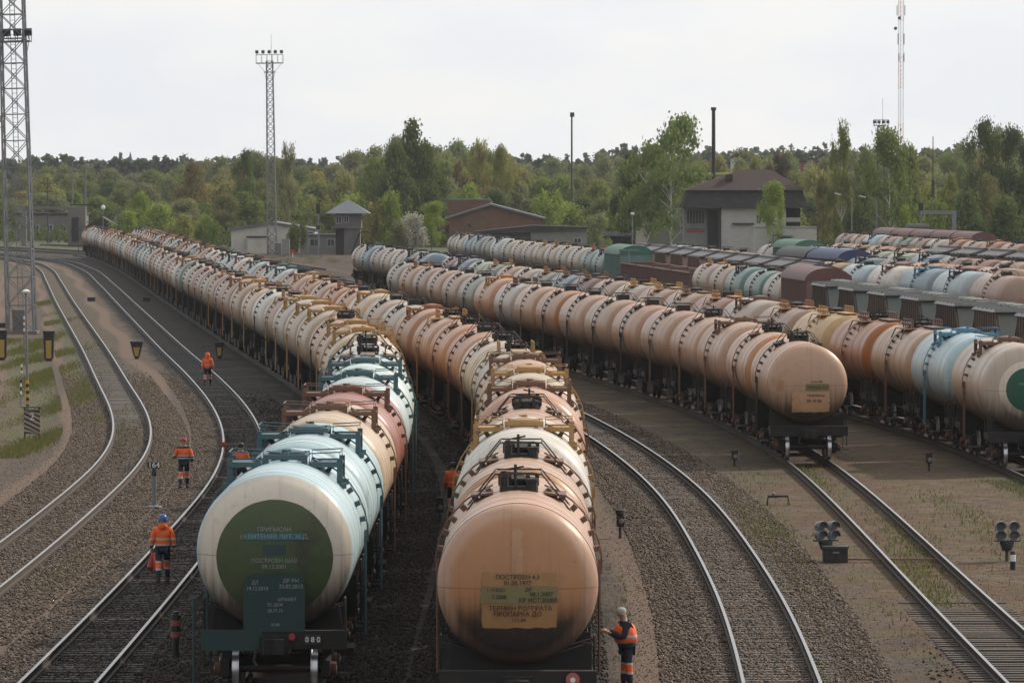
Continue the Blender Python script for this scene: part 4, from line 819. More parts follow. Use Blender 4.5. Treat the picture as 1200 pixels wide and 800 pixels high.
# brown-roofed house
d = 760; K = F_PX / d; o, hw, _ = bld('brick_house', 845, 938, d, 10, 'pale brick house with brown hipped roof and dark fascia band')
Z = lambda y, dd=760: zat(y, dd) + .25
def X_(px, c=891.5, k=K): return (px - c) / k
MB().b2((X_(845), 0, 0), (X_(921), 10, Z(244))).build('wall', M_WB, o); 
mb = MB(); mb.b2((X_(921.3), 4, 0), (X_(938), 10, Z(244))); mb.b2((X_(921.3), .2, Z(262)), (X_(938), 4, Z(260))); mb.b2((X_(936), .2, 0), (X_(938), .5, Z(244))); mb.build('balcony_bay', M_DARKI, o)
mb = MB(); mb.b2((X_(921.3), .15, Z(260)), (X_(938), .22, Z(255))); mb.b2((X_(921.3), .16, Z(236)), (X_(942), .24, Z(233))); mb.build('railing', M_WB, o)
mb = MB(); mb.b2((X_(802), 3.0, 0), (X_(844.9), 10, Z(244))); mb.build('wall', M_PLA, o)
for i in range(6): mb = MB(); mb.b2((X_(806 + i * 3.5), 2.9, Z(262)), (X_(808 + i * 3.5), 3.05, Z(247))); mb.build('window', M_BLK, o)
mb = MB(); mb.b2((X_(830), 2.6, 0), (X_(842), 2.98, Z(246))); mb.build('entrance', M_DARKI, o); MB().b2((X_(805), 2.85, Z(272)), (X_(826), 2.95, Z(269.5))).build('fascia_sign', M_REDP, o); MB().b2((X_(804), 2.8, Z(268)), (X_(828), 2.97, Z(263))).build('sign_board', M_PLA, o)
mb = MB(); zt, zb = Z(223), Z(243.5); a = (X_(806), X_(940)); b = (X_(799), X_(947)); y0, y1, y0b, y1b = .0, 10, -.9, 10.9
mb.add([(b[0], y0b, zb), (b[1], y0b, zb), (b[1], y1b, zb), (b[0], y1b, zb), (a[0], y0, zt), (a[1], y0, zt), (a[1], y1, zt), (a[0], y1, zt)], [(0, 1, 5, 4), (1, 2, 6, 5), (2, 3, 7, 6), (3, 0, 4, 7), (0, 3, 2, 1)]); 
ms = mb.build('mansard', M_FAS, o)
mb = MB(); c0, c1 = X_(868), X_(906); zr = Z(199); zt2 = zt + .004
mb.add([(a[0] - .5, -.6, zt2), (a[1] + .6, -.6, zt2), (a[1] + .6, 10.6, zt2), (a[0] - .5, 10.6, zt2), (c0, 4.6, zr), (c1, 4.6, zr)], [(0, 1, 5, 4), (1, 2, 5), (2, 3, 4, 5), (3, 0, 4), (3, 2, 1, 0)]); rf = mb.build('roof', M_BRF, o)
MB().b2((X_(851), 1.6, Z(213)), (X_(859), 2.6, Z(204.5))).build('chimney', M_FAS, rf)
win(o, X_(889), Z(262), .8, 1.3); MB().b2((X_(858), -.5, Z(263)), (X_(883), -.02, Z(261.4))).build('canopy', M_FAS, o); mb = MB(); mb.tube([(X_(844.5), -.1, 0), (X_(844.5), -.1, Z(244))], .07); mb.build('downpipe', M_FAS, o)
# low white annex
d = 738; k = F_PX / d; o, hw, _ = bld('brick_annex', 885, 957, d, 5, 'low flat-roofed pale brick annex before the brown-roofed house'); zz = zat(267, d) + .25
MB().b2((-hw, 0, 0), (hw, 5, zz)).build('wall', M_WB, o); MB().b2((-hw - .1, -.1, zz + .003), (hw + .1, 5.1, zz + .18)).build('parapet', M_PLA, o)
for px, w_, y0, y1 in ((910, .8, 281, 290), (941, .9, 280, 289)): win(o, (px - 921) / k, zat(y1, d) + .25, w_, (y1 - y0) / k)
MB().b2(((915 - 921) / k, -.06, 0), ((926 - 921) / k, -.003, zat(278.5, d) + .25)).build('door', M_BLK, o); MB().b2(((913 - 921) / k, -.8, zat(277, d) + .25), ((929 - 921) / k, -.003, zat(275.8, d) + .25)).build('canopy', M_ZINC, o)
# grey office building left of the house
d = 790; k = F_PX / d; o, hw, _ = bld('office_building', 746, 803, d, 8, 'grey rendered two-storey building behind the big birch'); zz = zat(247, d) + .25
MB().b2((-hw, 0, 0), (hw, 8, zz)).build('wall', M_PLA, o); MB().b2((-hw - .1, -.12, zz + .003), (hw + .1, 8.1, zz + .25)).build('parapet', M_ZINC, o); MB().b2((-hw - .12, -.15, 0), (-hw + 1.4, -.003, zz)).build('pilaster', M_CREAM, o)
for px in (769, 801): win(o, (px - 774.5) / k, zat(263, d) + .25, .95, 1.1); win(o, (px - 774.5) / k, zat(273, d) + .25, .95, 1.1)
# brick hall
d = 900; k = F_PX / d; o, hw, _ = bld('brick_hall', 526, 637, d, 30, 'long red-brown brick hall with low gabled metal roof'); Zq = lambda y: zat(y, d) + .25
xa = (575 - 581.5) / k; MB().prism([(-hw, 0), (hw, 0), (hw, Zq(256)), (xa, Zq(241)), (-hw, Zq(255))], 0, 26).build('wall', M_RB, o)
mb = MB(); e = .25
mb.prism([(-hw - .7, Zq(257)), (xa, Zq(240.6)), (hw + .4, Zq(257.4)), (hw + .4, Zq(255.4)), (xa, Zq(238.4)), (-hw - .7, Zq(255))], -.8, 26.8); mb.build('roof', M_ZINC, o)
o, hw, _ = bld('brick_block', 514, 574, 930, 8, 'taller flat-roofed brick block behind the brick hall'); zz = zat(235, 930) + .25; MB().b2((-hw, 0, 0), (hw, 8, zz)).build('wall', M_RB, o); MB().b2((-hw - .1, -.1, zz + .003), (hw + .1, 8.1, zz + .3)).build('parapet', M_ZINC, o)
d = 870; k = F_PX / d; o, hw, _ = bld('workshop', 560, 688, d, 10, 'low grey workshop with flat dark roof before the brick hall'); Zq = lambda y: zat(y, d) + .25; mb = MB(); mb.b2(((622 - 624) / k, 0, 0), (hw, 10, Zq(271))); mb.b2((-hw, 4, 0), ((622 - 624) / k - .005, 10, Zq(273))); mb.build('wall', M_PLA, o)
MB().prism([(-hw - .4, Zq(273)), (hw + .3, Zq(269)), (hw + .3, Zq(266)), (0, Zq(264)), (-hw - .4, Zq(271))], -.7, 10.5).build('roof', M_FAS, o); win(o, (677 - 624) / k, Zq(285), 1.3, .9)
d = 842; k = F_PX / d; o, hw, _ = bld('open_shed', 696, 748, d, 5, 'low dark open shed with pale sloping roof left of the birches'); Zq = lambda y: zat(y, d) + .25
mb = MB(); mb.b2((-hw, 3, 0), (hw, 3.1, Zq(277))); [mb.b2((-hw + i * 2.3, 0, 0), (-hw + .15 + i * 2.3, .15, Zq(277))) for i in range(4)]; mb.build('frame', M_DARKI, o); MB().prism([(-hw - .5, Zq(276.5)), (hw + .3, Zq(276)), (hw + .3, Zq(273)), (-hw + 2, Zq(272)), (-hw - .5, Zq(275))], -.6, 3.6).build('roof', M_ZINC, o)
# pale shed
d = 812; k = F_PX / d; o, hw, _ = bld('pale_shed', 271, 369, d, 14, 'cream rendered shed with low metal gable roof beside the signal tower'); Zq = lambda y: zat(y, d) + .25; xa = 0
MB().prism([(-hw, 0), (hw, 0), (hw, Zq(270)), (xa, Zq(262)), (-hw, Zq(270))], 0, 14).build('wall', M_CREAM, o); MB().prism([(-hw - .5, Zq(269.8)), (xa, Zq(261.6)), (hw + .4, Zq(269.8)), (hw + .4, Zq(268)), (xa, Zq(259.6)), (-hw - .5, Zq(268))], -.5, 14.5).build('roof', M_ZINC, o)
win(o, (360 - 320) / k, Zq(278), 2.0, .9); mb = MB(); mb.b2((-4.0, -2.5, 0), (-.8, -.003, 2.6)); mb.build('porch', M_CREAM, o); MB().b2((-4.2, -2.7, 2.603), (-.6, -.003, 2.8)).build('porch_roof', M_FAS, o)
o, hw, _ = bld('low_block', 352, 400, 806, 4, 'low grey block with flat zinc roof between shed and signal tower'); MB().b2((-hw, 0, 0), (hw, 4, 3.0)).build('wall', M_PLA, o); MB().b2((-hw - .2, -.3, 3.003), (hw + .2, 4.2, 3.2)).build('roof', M_ZINC, o); win(o, -1.0, 1.2, 1.6, 1.2); win(o, 1.6, 1.2, 1.2, 1.2)
# signal tower
d = 797; k = F_PX / d; o, hw, _ = bld('signal_tower', 393, 422, d, 4, 'small grey signal tower with pyramid zinc roof and outside stair', 'signal tower'); Zq = lambda y: zat(y, d) + .25
mb = MB(); mb.b2((-.6, 0, 0), (hw, 3.6, Zq(268))); mb.b2((-hw, -.3, Zq(268) + .003), (hw + .2, 3.9, Zq(250.2))); mb.build('wall', M_CONC, o); mb = MB(); q = 3.55; zc = Zq(250)
mb.add([(-q, -1.8, zc), (q, -1.8, zc), (q, 5.4, zc), (-q, 5.4, zc), (0, 1.8, Zq(233.5))], [(0, 1, 4), (1, 2, 4), (2, 3, 4), (3, 0, 4), (3, 2, 1, 0)]); mb.build('roof', M_ZINC, o)
MB().b2((-hw + .05, .2, 0), (-.605, 3.5, Zq(268))).build('store_door', M_DARKI, o); win(o, (406 - 407.5) / k, Zq(261), .8, 1.1, -.32); win(o, -1.4, Zq(262), .9, 1.2, -.32); MB().b2((-hw - .4, -1.2, Zq(268.5)), (-.4, .0, Zq(267.2))).build('canopy', M_FAS, o)
mb = MB(); mb.bar((2.0, -.6, 3.6), (.6, -.6, .1), .2); mb.bar((2.0, -1.2, 3.6), (.6, -1.2, .1), .2)
for i in range(9): mb.b2((.65 + i * .16, -1.15, .2 + i * .40), (.9 + i * .16, -.65, .26 + i * .40))
mb.build('stair', M_DARKI, o); MB().b2((2.1, -1.4, 3.55), (2.2 + 1.2, 0, 3.7)).build('landing', M_FAS, o)
# brick hut, far left
d = 905; k = F_PX / d; o, hw, _ = bld('brick_hut', 102, 137, d, 6, 'small brown brick hut with dark gable at the far left train end'); Zq = lambda y: zat(y, d) + .25
MB().b2((-hw, 0, 0), (hw, 6, Zq(266))).build('wall', M_RB, o); MB().prism([(-hw - .4, Zq(265.9)), (hw + .4, Zq(265.9)), (0, Zq(254))], -.4, 6.4).build('roof', M_FAS, o)
o, hw, _ = bld('long_depot', 18, 100, 1010, 8, 'long low grey depot building behind the left floodlight mast'); MB().b2((-hw, 0, 0), (hw, 8, zat(250, 1010))).build('wall', M_CONC, o); MB().b2((-hw - .3, -.4, zat(250, 1010) + .004), (hw + .3, 8.4, zat(248, 1010))).build('roof', M_BRF, o)
for i in range(5): win(o, -hw + 1.5 + i * 2.7, 1.8, 1.2, 1.4)
d = 915; k = F_PX / d; o = empty('concrete_portal', atd(90, d, -.25), 0, 'heavy grey concrete portal over the far left tracks', 'portal'); mb = MB(); mb.b2((-1.6, 0, 0), (1.6, 2.5, zat(241, d))); mb.b2((-9.4, .5, zat(242, d) - .3), (-1.6, 1.5, zat(240, d))); mb.b2((-10, .4, 0), (-9.2, 1.6, zat(240, d))); mb.build('frame', M_CONC, o)
MB().b2((-.9, -.2, 1), (.4, -.003, 5.2)).build('door', M_DARKI, o); mb = MB(); mb.b2((-1.2, .2, zat(239, d)), (3.4, .9, zat(237.6, d))); mb.build('walkway', M_FAS, o)
# far buildings in the wood
d = 1380; o, hw, _ = bld('white_house', 857, 869, d, 6, 'tiny white house among far trees beside the black chimney'); MB().b2((-hw, 0, 0), (hw, 6, zat(184, d))).build('wall', M_CREAM, o); MB().prism([(-hw - .6, zat(184, d)), (hw + .6, zat(184, d)), (0, zat(178, d))], -.5, 6.5).build('roof', M_BRF, o)
d = 1330; o, hw, _ = bld('red_building', 938, 959, d, 8, 'dark red building among far trees right of the brown roof'); MB().b2((-hw, 0, 0), (hw, 8, zat(189, d))).build('wall', solid('dark red cladding', (.20, .05, .045), .8), o); MB().b2((-hw - .2, -.2, zat(189, d) + .003), (hw + .2, 8.2, zat(188, d) + .1)).build('roof', M_FAS, o)
o, hw, _ = bld('orange_tower', 976, 980, 1300, 2, 'thin orange-brown tower block end beyond the birches'); MB().b2((-hw, 0, 0), (hw, 3, zat(187, 1300))).build('wall', solid('orange cladding', (.42, .20, .12), .8), o); MB().b2((-hw-.1, -.1, zat(187, 1300)+.003), (hw+.1, 3.1, zat(187, 1300)+.3)).build('roof', M_FAS, o)
d = 860; o = empty('pipe_bridge', atd(790, d, -.25), 0, 'long yellow-green pipe bridge between the birch and the brown roof', 'pipe bridge'); zz = zat(203, d); mb = MB(); mb.tube([(-8, 3, zz), (12.5, 3, zz)], .35, 10); mb.build('pipe', solid('yellow green cladding', (.26, .27, .08), .7), o)
mb = MB(); mb.b2((-8, 2.4, zz - 1.0), (12.5, 3.6, zz - .75)); [mb.b2((x, 2.8, 0), (x + .3, 3.1, zz - .4)) for x in (-7.5, -1, 5.5, 12)]; mb.build('support', M_FAS, o)
o = empty('church_spire', atd(153, 2350, -.25), 0, 'slim dark blue church spire on the left skyline', 'spire'); zz = zat(177.5, 2350); mb = MB(); mb.lathe([(1.7, 0), (1.7, zat(194, 2350)), (1.25, zat(190, 2350)), (.1, zz)], 8, 'Z'); mb.build('spire', solid('blue slate', (.05, .07, .13), .6), o)

# ------------------------------------------------------------------ masts, poles, lamps
def lattice(mb, w0, w1, H, n, r=.04, rb=.022, X2=True):
    L = lambda t: (w0 + (w1 - w0) * t) / 2
    zs = [H * (1 - (1 - i / n) ** 1.12) for i in range(n + 1)]
    for sx, sy in ((-1, -1), (1, -1), (1, 1), (-1, 1)): mb.bar((sx * L(0), sy * L(0), 0), (sx * L(1), sy * L(1), H), r * 2)
    cs = [(-1, -1), (1, -1), (1, 1), (-1, 1)]
    for i in range(n):
        z0, z1 = zs[i], zs[i + 1]; a, b = L(z0 / H), L(z1 / H)
        for j in range(4):
            p, q = cs[j], cs[(j + 1) % 4]; mb.bar((p[0] * b, p[1] * b, z1), (q[0] * b, q[1] * b, z1), rb * 2)
            mb.bar((p[0] * a, p[1] * a, z0), (q[0] * b, q[1] * b, z1), rb * 2)
            if X2: mb.bar((q[0] * a, q[1] * a, z0), (p[0] * b, p[1] * b, z1), rb * 2)
def flood_head(mb, c, w_=.6, a=.5): mb.box(c, (w_, .35, w_ * .8), Matrix.Rotation(a, 3, 'X')); mb.bar((c[0], c[1] + .1, c[2] - .5), (c[0], c[1] + .1, c[2]), .06)
def mast(px, d, H, w0, w1, n, lean, label, plats, r=.05, rb=.025, mat=M_GALV, ant=3.0):
    o = empty('floodlight_mast', atd(px, d, -.25), 0, label, 'floodlight mast'); o.rotation_euler = (0, lean, 0)
    mb = MB(); lattice(mb, w0, w1, H, n, r, rb); mb.build('lattice', mat, o, fix=False)
    for z, pw, hw_, nl, side in plats:
        mb = MB(); mb.b2((-pw, -pw * .6, z), (pw, pw * .6, z + .12))
        for x in np.linspace(-pw, pw, 6):
            for y in (-pw * .6, pw * .6): mb.bar((x, y, z), (x, y, z + hw_), .05)
        for y in (-pw * .6, pw * .6): mb.bar((-pw, y, z + hw_), (pw, y, z + hw_), .05)
        for s in (-1, 1): mb.bar((s * w1 * .5, 0, z - 1.6), (s * pw * .9, 0, z), .05); mb.bar((s * pw, -pw * .6, z + hw_), (s * pw, pw * .6, z + hw_), .05)
        mb.build('platform', mat, o)
        for x in np.linspace(-pw * .92, pw * .92, nl): mb = MB(); flood_head(mb, (x, -pw * .5, z + hw_ + .42 if side else z + .7), .5 if side else .55, .5); mb.build('floodlight', M_DARKSTEEL, o)
    if ant: mb = MB(); mb.tube([(.3, 0, H), (.3, 0, H + ant)], .03, 5); mb.build('antenna', mat, o)
    return o
# tall left mast on its concrete block
B = at(24, 391, -.25); m1 = mast(25, B.y, 27.5, 1.95, 1.62, 15, -.026, 'tall grey lattice floodlight mast on concrete block at the left edge', [(zat(46, B.y), 1.25, .9, 4, False)], .055, .028, M_GALV, 0)
mb = MB(); mb.b2((-.55, -.9, 0), (.35, .3, 1.75)); mb.b2((-1.2, -1, 0), (1.2, 1, .2)); mb.build('cabinet', M_CONC, m1); mb = MB(); mb.b2((-.12, -.4, .2), (.12, .4, 26)); 
mb = MB(); [mb.bar((-.15, 0, z), (.15, 0, z), .03) for z in np.arange(1.9, 27, .35)]; mb.tube([(-.17, 0, 1.8), (-.17, 0, 27.3)], .03, 5); mb.tube([(.17, 0, 1.8), (.17, 0, 27.3)], .03, 5); mb.build('ladder', M_GALV, m1)
mb = MB(); mb.b2((-2.6, -.06, zat(139, B.y)), (-.95, .0, zat(131, B.y))); sg = mb.build('arrow_board', M_WHT, m1)
for i in range(3):
    z0, z1 = zat(138.6, B.y), zat(131.4, B.y); zm = (z0 + z1) / 2; x = -1.6 + i * .26; mb = MB(); mb.prism([(x, zm), (x + .18, z0), (x + .30, z0), (x + .12, zm), (x + .30, z1), (x + .18, z1)], -.075, -.062); mb.build('arrow', M_REDP, sg)
mb = MB(); mb.tube([(-2.4, 0, zat(140, B.y)), (-1.8, 0, zat(144.5, B.y)), (-.9, 0, zat(145, B.y))], .03, 5); mb.build('bracket', M_GALV, m1)
mast(319, 793, zat(72, 793) + .25, 1.45, .95, 26, -.012, 'tall grey lattice floodlight mast before the pale shed', [(zat(73, 793), 2.1, 1.4, 5, True), (zat(83.5, 793), .9, .02, 0, False)], .07, .035, M_GALV, 4.2)
mb = MB(); p = atd(326, 789, -.25); c = mb.b2((-.5, -.4, 0), (.5, .4, 1.9)).build('cable_cabinet', M_CONC, None, None, p); tag(c, 'pale grey cable cabinet at the foot of the middle mast', 'cabinet')
mb = MB(); p = atd(335, 785, -.25); c = mb.b2((-.6, -.5, 0), (.6, .5, 2.6)).build('cable_cabinet', M_PLA, None, None, p); tag(c, 'taller concrete cabinet right of the middle mast foot', 'cabinet')
mast(1032, 905, zat(148, 905) + .25, 1.5, 1.1, 18, 0, 'distant floodlight mast rising behind the right birches', [(zat(146, 905), 1.3, 1.1, 4, False)], .07, .035, M_DARKSTEEL, 5)
# tall telecom mast in red and white bands
o = empty('telecom_mast', atd(1055, 1500, -.25), 0, 'very tall thin telecom mast with small dishes at the upper right', 'mast'); H = 80; mb = MB(); nb = 8
for i in range(nb):
    mb = MB(); w_ = .72; z0, z1 = H * i / nb, H * (i + 1) / nb
    for sx, sy in ((-1, -1), (1, -1), (0, 1)): mb.bar((sx * w_, sy * w_, z0), (sx * w_, sy * w_, z1), .13)
    z = z0
    while z < z1 - .4: mb.bar((-w_, -w_, z), (w_, -w_, z + 1.1), .08); mb.bar((w_, -w_, z), (-w_, -w_, z + 1.1), .06); z += 1.25
    mb.build('lattice', M_WHT if i % 2 else solid('faded red steel', (.45, .16, .12), .6), o, fix=False)
for px, py, rr in ((1053, 21, .5), (1048.5, 33, .5)): mb = MB(); mb.lathe([(rr, -.25), (rr, .2), (.1, .35)], 12, 'Y', ((px - 1055) / (F_PX / 1500), -1, zat(py, 1500))); mb.build('dish', M_DARKSTEEL, o)
for y0, y1, dx in ((39, 52, -.9), (39, 52, .9), (62, 72, -.6), (62, 72, .9), (6, 18, -1.2), (6, 18, 1.1)): mb = MB(); mb.b2((dx - .12, -1.1, zat(y1, 1500)), (dx + .12, -.9, zat(y0, 1500))); mb.build('antenna_panel', M_GALV, o)
def pole(px, yt, d, r, label, name='pole', mat=M_DARKSTEEL, cat='pole', extra=None, yb=None):
    zb = -.25 if yb is None else zat(yb, d); o = empty(name, atd(px, d, zb), 0, label, cat); H = zat(yt, d) - zb; mb = MB(); mb.tube([(0, 0, 0), (0, 0, H * .5), (0, 0, H)], [r, r * .9, r * .75], 8); mb.build('shaft', mat, o, 60)
    if extra: extra(o, H)
    return o
def collar(o, H): mb = MB(); mb.lathe([(.36, H - .5), (.42, H - .45), (.42, H), (.3, H)], 12, 'Z'); mb.build('collar', M_BLK, o)
pole(836, 126, 790, .36, 'tall thin black chimney behind the brown-roofed house', 'chimney', M_BLK, 'chimney', collar)
pole(670, 132, 1000, .22, 'thin grey pole standing high above the wood', 'pole', M_DARKSTEEL, 'pole', lambda o, H: MB().b2((-.35, -.2, H - .9), (.5, .2, H)).build('head', M_DARKSTEEL, o))
pole(1093, 160, 800, .09, 'thin dark radio pole right of the yellow locomotive', 'radio_pole', M_BLK, 'pole', lambda o, H: MB().b2((-.25, -.25, H * .25), (.25, .25, H * .63)).build('sleeve', M_DARKSTEEL, o))
def lamp(side, L=1.8, up=.6):
    def f(o, H):
        mb = MB(); mb.tube([(0, 0, H - .1), (side * L * .4, 0, H + up * .6), (side * L, 0, H + up)], .05, 6); mb.build('arm', M_GALV, o); mb = MB(); mb.box((side * (L + .3), 0, H + up), (.9, .3, .16), Matrix.Rotation(-side * .25, 3, 'Y')); mb.build('lamp_head', M_WHT, o)
    return f
pole(998, 232, 745, .10, 'street lamp left of the two before the right birches', 'street_lamp', M_GALV, 'street lamp', lamp(-1)); pole(1027, 235, 750, .10, 'street lamp right of the two before the right birches', 'street_lamp', M_GALV, 'street lamp', lamp(-1))
pole(741, 252, 560, .07, 'thin lamp post behind the green-ended box wagon', 'lamp_post', M_GALV, 'lamp post', lambda o, H: (MB().lathe([(.05, H), (.2, H + .05), (.22, H + .25), (.05, H + .3)], 10, 'Z').build('lamp_head', M_WHT, o)))
pole(737, 292, 455, .06, 'thin grey pole with cross arm among the open wagons', 'lamp_post', M_GALV, 'lamp post', lambda o, H: MB().b2((-.9, -.05, H - .15), (.9, .05, H)).build('cross_arm', M_GALV, o))
pole(963, 308, 338, .05, 'slender pole in front of the first dark hoppers', 'pole', M_GALV, 'pole', lambda o, H: MB().b2((-.2, -.1, H), (.2, .1, H + .12)).build('head', M_GALV, o))
pole(489, 268, 800, .06, 'short lamp post before the blossoming bush', 'lamp_post', M_GALV, 'lamp post', lamp(1, .6, .1)); pole(361, 262, 790, .06, 'thin post in front of the pale shed', 'lamp_post', M_GALV, 'lamp post', lambda o, H: MB().b2((-.2, -.1, H), (.2, .1, H + .12)).build('head', M_GALV, o))
def xarms(zs, L=1.3):
    def f(o, H):
        for q in zs: mb = MB(); mb.b2((-L, -.05, H * q - .06), (L, .05, H * q + .06)); [mb.lathe([(.06, H * q + .06), (.06, H * q + .25)], 6, 'Z', (x, 0, 0)) for x in (-L * .9, -L * .5, L * .5, L * .9)]; mb.build('cross_arm', M_DARKSTEEL, o)
    return f
pole(100, 188, 930, .22, 'concrete line pole with cross arms above the brick hut', 'line_pole', M_CONC, 'pole', xarms((.62, .80, .97), 1.0)); pole(85, 190, 1000, .16, 'thinner line pole left of the concrete one', 'line_pole', M_CONC, 'pole', xarms((.95,), .7))
pole(56, 210, 960, .14, 'dark line pole with cross arms beside the left mast', 'line_pole', M_DARKSTEEL, 'pole', xarms((.93, .80), 1.2)); pole(121, 246, 880, .06, 'post with white globe lamp above the brick hut', 'lamp_post', M_GALV, 'lamp post', lambda o, H: MB().lathe([(.05, H - .1), (.3, H + .1), (.38, H + .4), (.3, H + .7), (.05, H + .85)], 12, 'Z').build('globe', M_WHT, o, 60))
pole(92, 258, 820, .07, 'thin post between the far left tracks', 'pole', M_DARKSTEEL, 'pole', xarms((.7,), .5)); pole(136, 252, 875, .06, 'small post right of the globe lamp', 'pole', M_GALV, 'pole', lambda o, H: MB().b2((-.35, -.05, H - 1.2), (.2, .05, H - .2)).build('plate', M_GALV, o))
# overhead wires at the far left
for i, (a, b) in enumerate((((100, 196, 930), (-10, 214, 900)), ((100, 196, 930), (185, 212, 900)), ((100, 206, 930), (20, 210, 960)), ((85, 192, 1000), (100, 200, 930)))):
    pa, pb = atd(a[0], a[2], zat(a[1], a[2])), atd(b[0], b[2], zat(b[1], b[2])); pts = [pa.lerp(pb, t) + Vector((0, 0, -1.6 * 4 * t * (1 - t) * .5)) for t in np.linspace(0, 1, 9)]; mb = MB(); mb.tube(pts, .035, 5)
    c = mb.build('overhead_wire', M_BLK); tag(c, ['overhead wire running left from the concrete line pole', 'overhead wire running right from the concrete line pole', 'lower overhead wire left of the concrete line pole', 'short wire between the two line poles'][i], 'wire')
# colour light signals and gantry
def siglight(px, yt, d, label, two=True):
    o = pole(px, yt + 4, d, .09, label, 'colour_light_signal', M_GALV, 'signal'); H = zat(yt, d) + .25; k = F_PX / d
    for z, n in ((H - .2, 3), (H - 3.6, 1)) if two else ((H - .2, 2),):
        mb = MB(); h = .45 * n + .2; mb.b2((-.32, -.2, z - h), (.32, .05, z)); hd = mb.build('signal_head', M_BLK, o)
        for i in range(n): mb = MB(); mb.lathe([(.17, -.48), (.19, -.21)], 12, 'Y', (0, 0, z - .3 - i * .45)); mb.build('hood', M_BLK, hd)
    mb = MB(); [mb.bar((-.2, .15, z), (.2, .15, z), .03) for z in np.arange(.4, H - 1, .35)]; mb.bar((-.2, .15, .2), (-.2, .15, H - 1), .04); mb.bar((.2, .15, .2), (.2, .15, H - 1), .04); mb.build('ladder', M_GALV, o)
siglight(373, 237, 790, 'black colour light signal on a post left of the signal tower'); siglight(1079, 236, 718, 'dark colour light signal standing above the grey gantry', False)
d = 722; k = F_PX / d; o = empty('signal_gantry', atd(1118, d, -.25), 0, 'grey steel signal gantry arm over the right tracks', 'gantry'); mb = MB(); z1, z0 = zat(247, d) + .25, zat(251, d) + .25; mb.b2(((1078 - 1118) / k, -.25, z0), (.3, .25, z1)); mb.build('beam', M_GALV, o); mb = MB(); mb.b2((-.3, -.26, 0), (.32, .26, z0 - .003)); mb.build('post', M_GALV, o)
# wee locomotive seen over the wagons
o = empty('locomotive', atd(1077, 706, -.2), 0, 'small yellow shunting locomotive with teal cab roof below the gantry', 'locomotive'); mb = MB(); mb.b2((-1.3, -5, .9), (1.3, 1, zat(269, 706))); mb.build('bonnet', M_YEL, o); mb = MB(); mb.b2((-1.4, 1.003, .9), (1.4, 4, zat(264, 706))); cb = mb.build('cab', M_TEALP, o); mb = MB(); mb.b2((-1.5, .9, zat(264, 706) + .003), (1.5, 4.2, zat(261, 706))); mb.build('roof', M_ZINC, o)
for s in (-1, 1): mb = MB(); mb.b2((s * .7 - .4, .96, zat(268, 706)), (s * .7 + .4, 1.0, zat(265.5, 706))); mb.build('window', M_GLASS, cb)
mb = MB(); mb.b2((-1.2, -5, .3), (1.2, 4, .88)); mb.build('underframe', M_FRAME, o)
# haze
mb = MB(); mb.b2((-1300, -20, -2), (1300, 3000, 84)); hz = mb.mesh('haze'); o = bpy.data.objects.new('haze', hz); C.objects.link(o); tag(o, 'thin pale haze over the yard and the wood', 'haze', kind='stuff')
hm = bpy.data.materials.new('thin haze'); hm.use_nodes = True; hm.node_tree.nodes.clear(); ho = N(hm.node_tree, 'ShaderNodeOutputMaterial'); pv = N(hm.node_tree, 'ShaderNodeVolumePrincipled'); pv.inputs['Color'].default_value = (.86, .90, .95, 1); pv.inputs['Density'].default_value = .00006; hm.node_tree.links.new(pv.outputs[0], ho.inputs['Volume']); hz.materials.append(hm)

# ------------------------------------------------------------------ painted ends and lettering of the nearest wagons
def dome_y(r, Rr, half, h): return -half - h * max(0.0, 1 - (r / Rr) ** 2) ** .45
DOME = {'N': (1.6, 4.75, .66), 'O': (1.5, 4.72, .60)}
def disc_patch(kd, name, root, r1, mat, cx=0, cz=0, off=.006, wob=0.0, col=None):
    Rr, half, h = DOME[kd]; vs = [(cx, dome_y(math.hypot(cx, cz), Rr, half, h) - off, ZC + cz)]; fs = []; nr, na = 22, 72
    ph = [R.uniform(0, 6.28) for _ in range(5)]
    for j in range(1, nr + 1):
        for i in range(na):
            a = 2 * math.pi * i / na; q = r1 * j / nr * (1 + (wob * sum(math.sin(a * (k * 5 + 7) + ph[k]) for k in range(5)) if j == nr else 0)); x, z = cx + q * math.cos(a), cz + q * math.sin(a)
            vs.append((x, dome_y(min(math.hypot(x, z), Rr * .9995), Rr, half, h) - off, ZC + z))
    for i in range(na): fs.append((0, 1 + i, 1 + (i + 1) % na))
    for j in range(nr - 1):
        for i in range(na): a = 1 + j * na; fs.append((a + i, a + na + i, a + na + (i + 1) % na, a + (i + 1) % na))
    mb = MB(); mb.add(vs, fs); o = mb.build(name, mat, root, 60)
    if col: o.color = (*col, 0)
    return o
def rect_patch(kd, name, root, x0, x1, z0, z1, mat, off=.012, rough=0.0, parent=None):
    Rr, half, h = DOME[kd]; n = 14; vs = []; fs = []
    for j in range(n + 1):
        for i in range(n + 1):
            x = x0 + (x1 - x0) * i / n; z = z0 + (z1 - z0) * j / n
            if i in (0, n): x += R.uniform(-rough, rough)
            if j in (0, n): z += R.uniform(-rough, rough)
            vs.append((x, dome_y(math.hypot(x, z), Rr, half, h) - off, ZC + z))
    for j in range(n):
        for i in range(n): a = j * (n + 1) + i; fs.append((a, a + 1, a + n + 2, a + n + 1))
    mb = MB(); mb.add(vs, fs); return mb.build(name, mat, parent or root, 60)
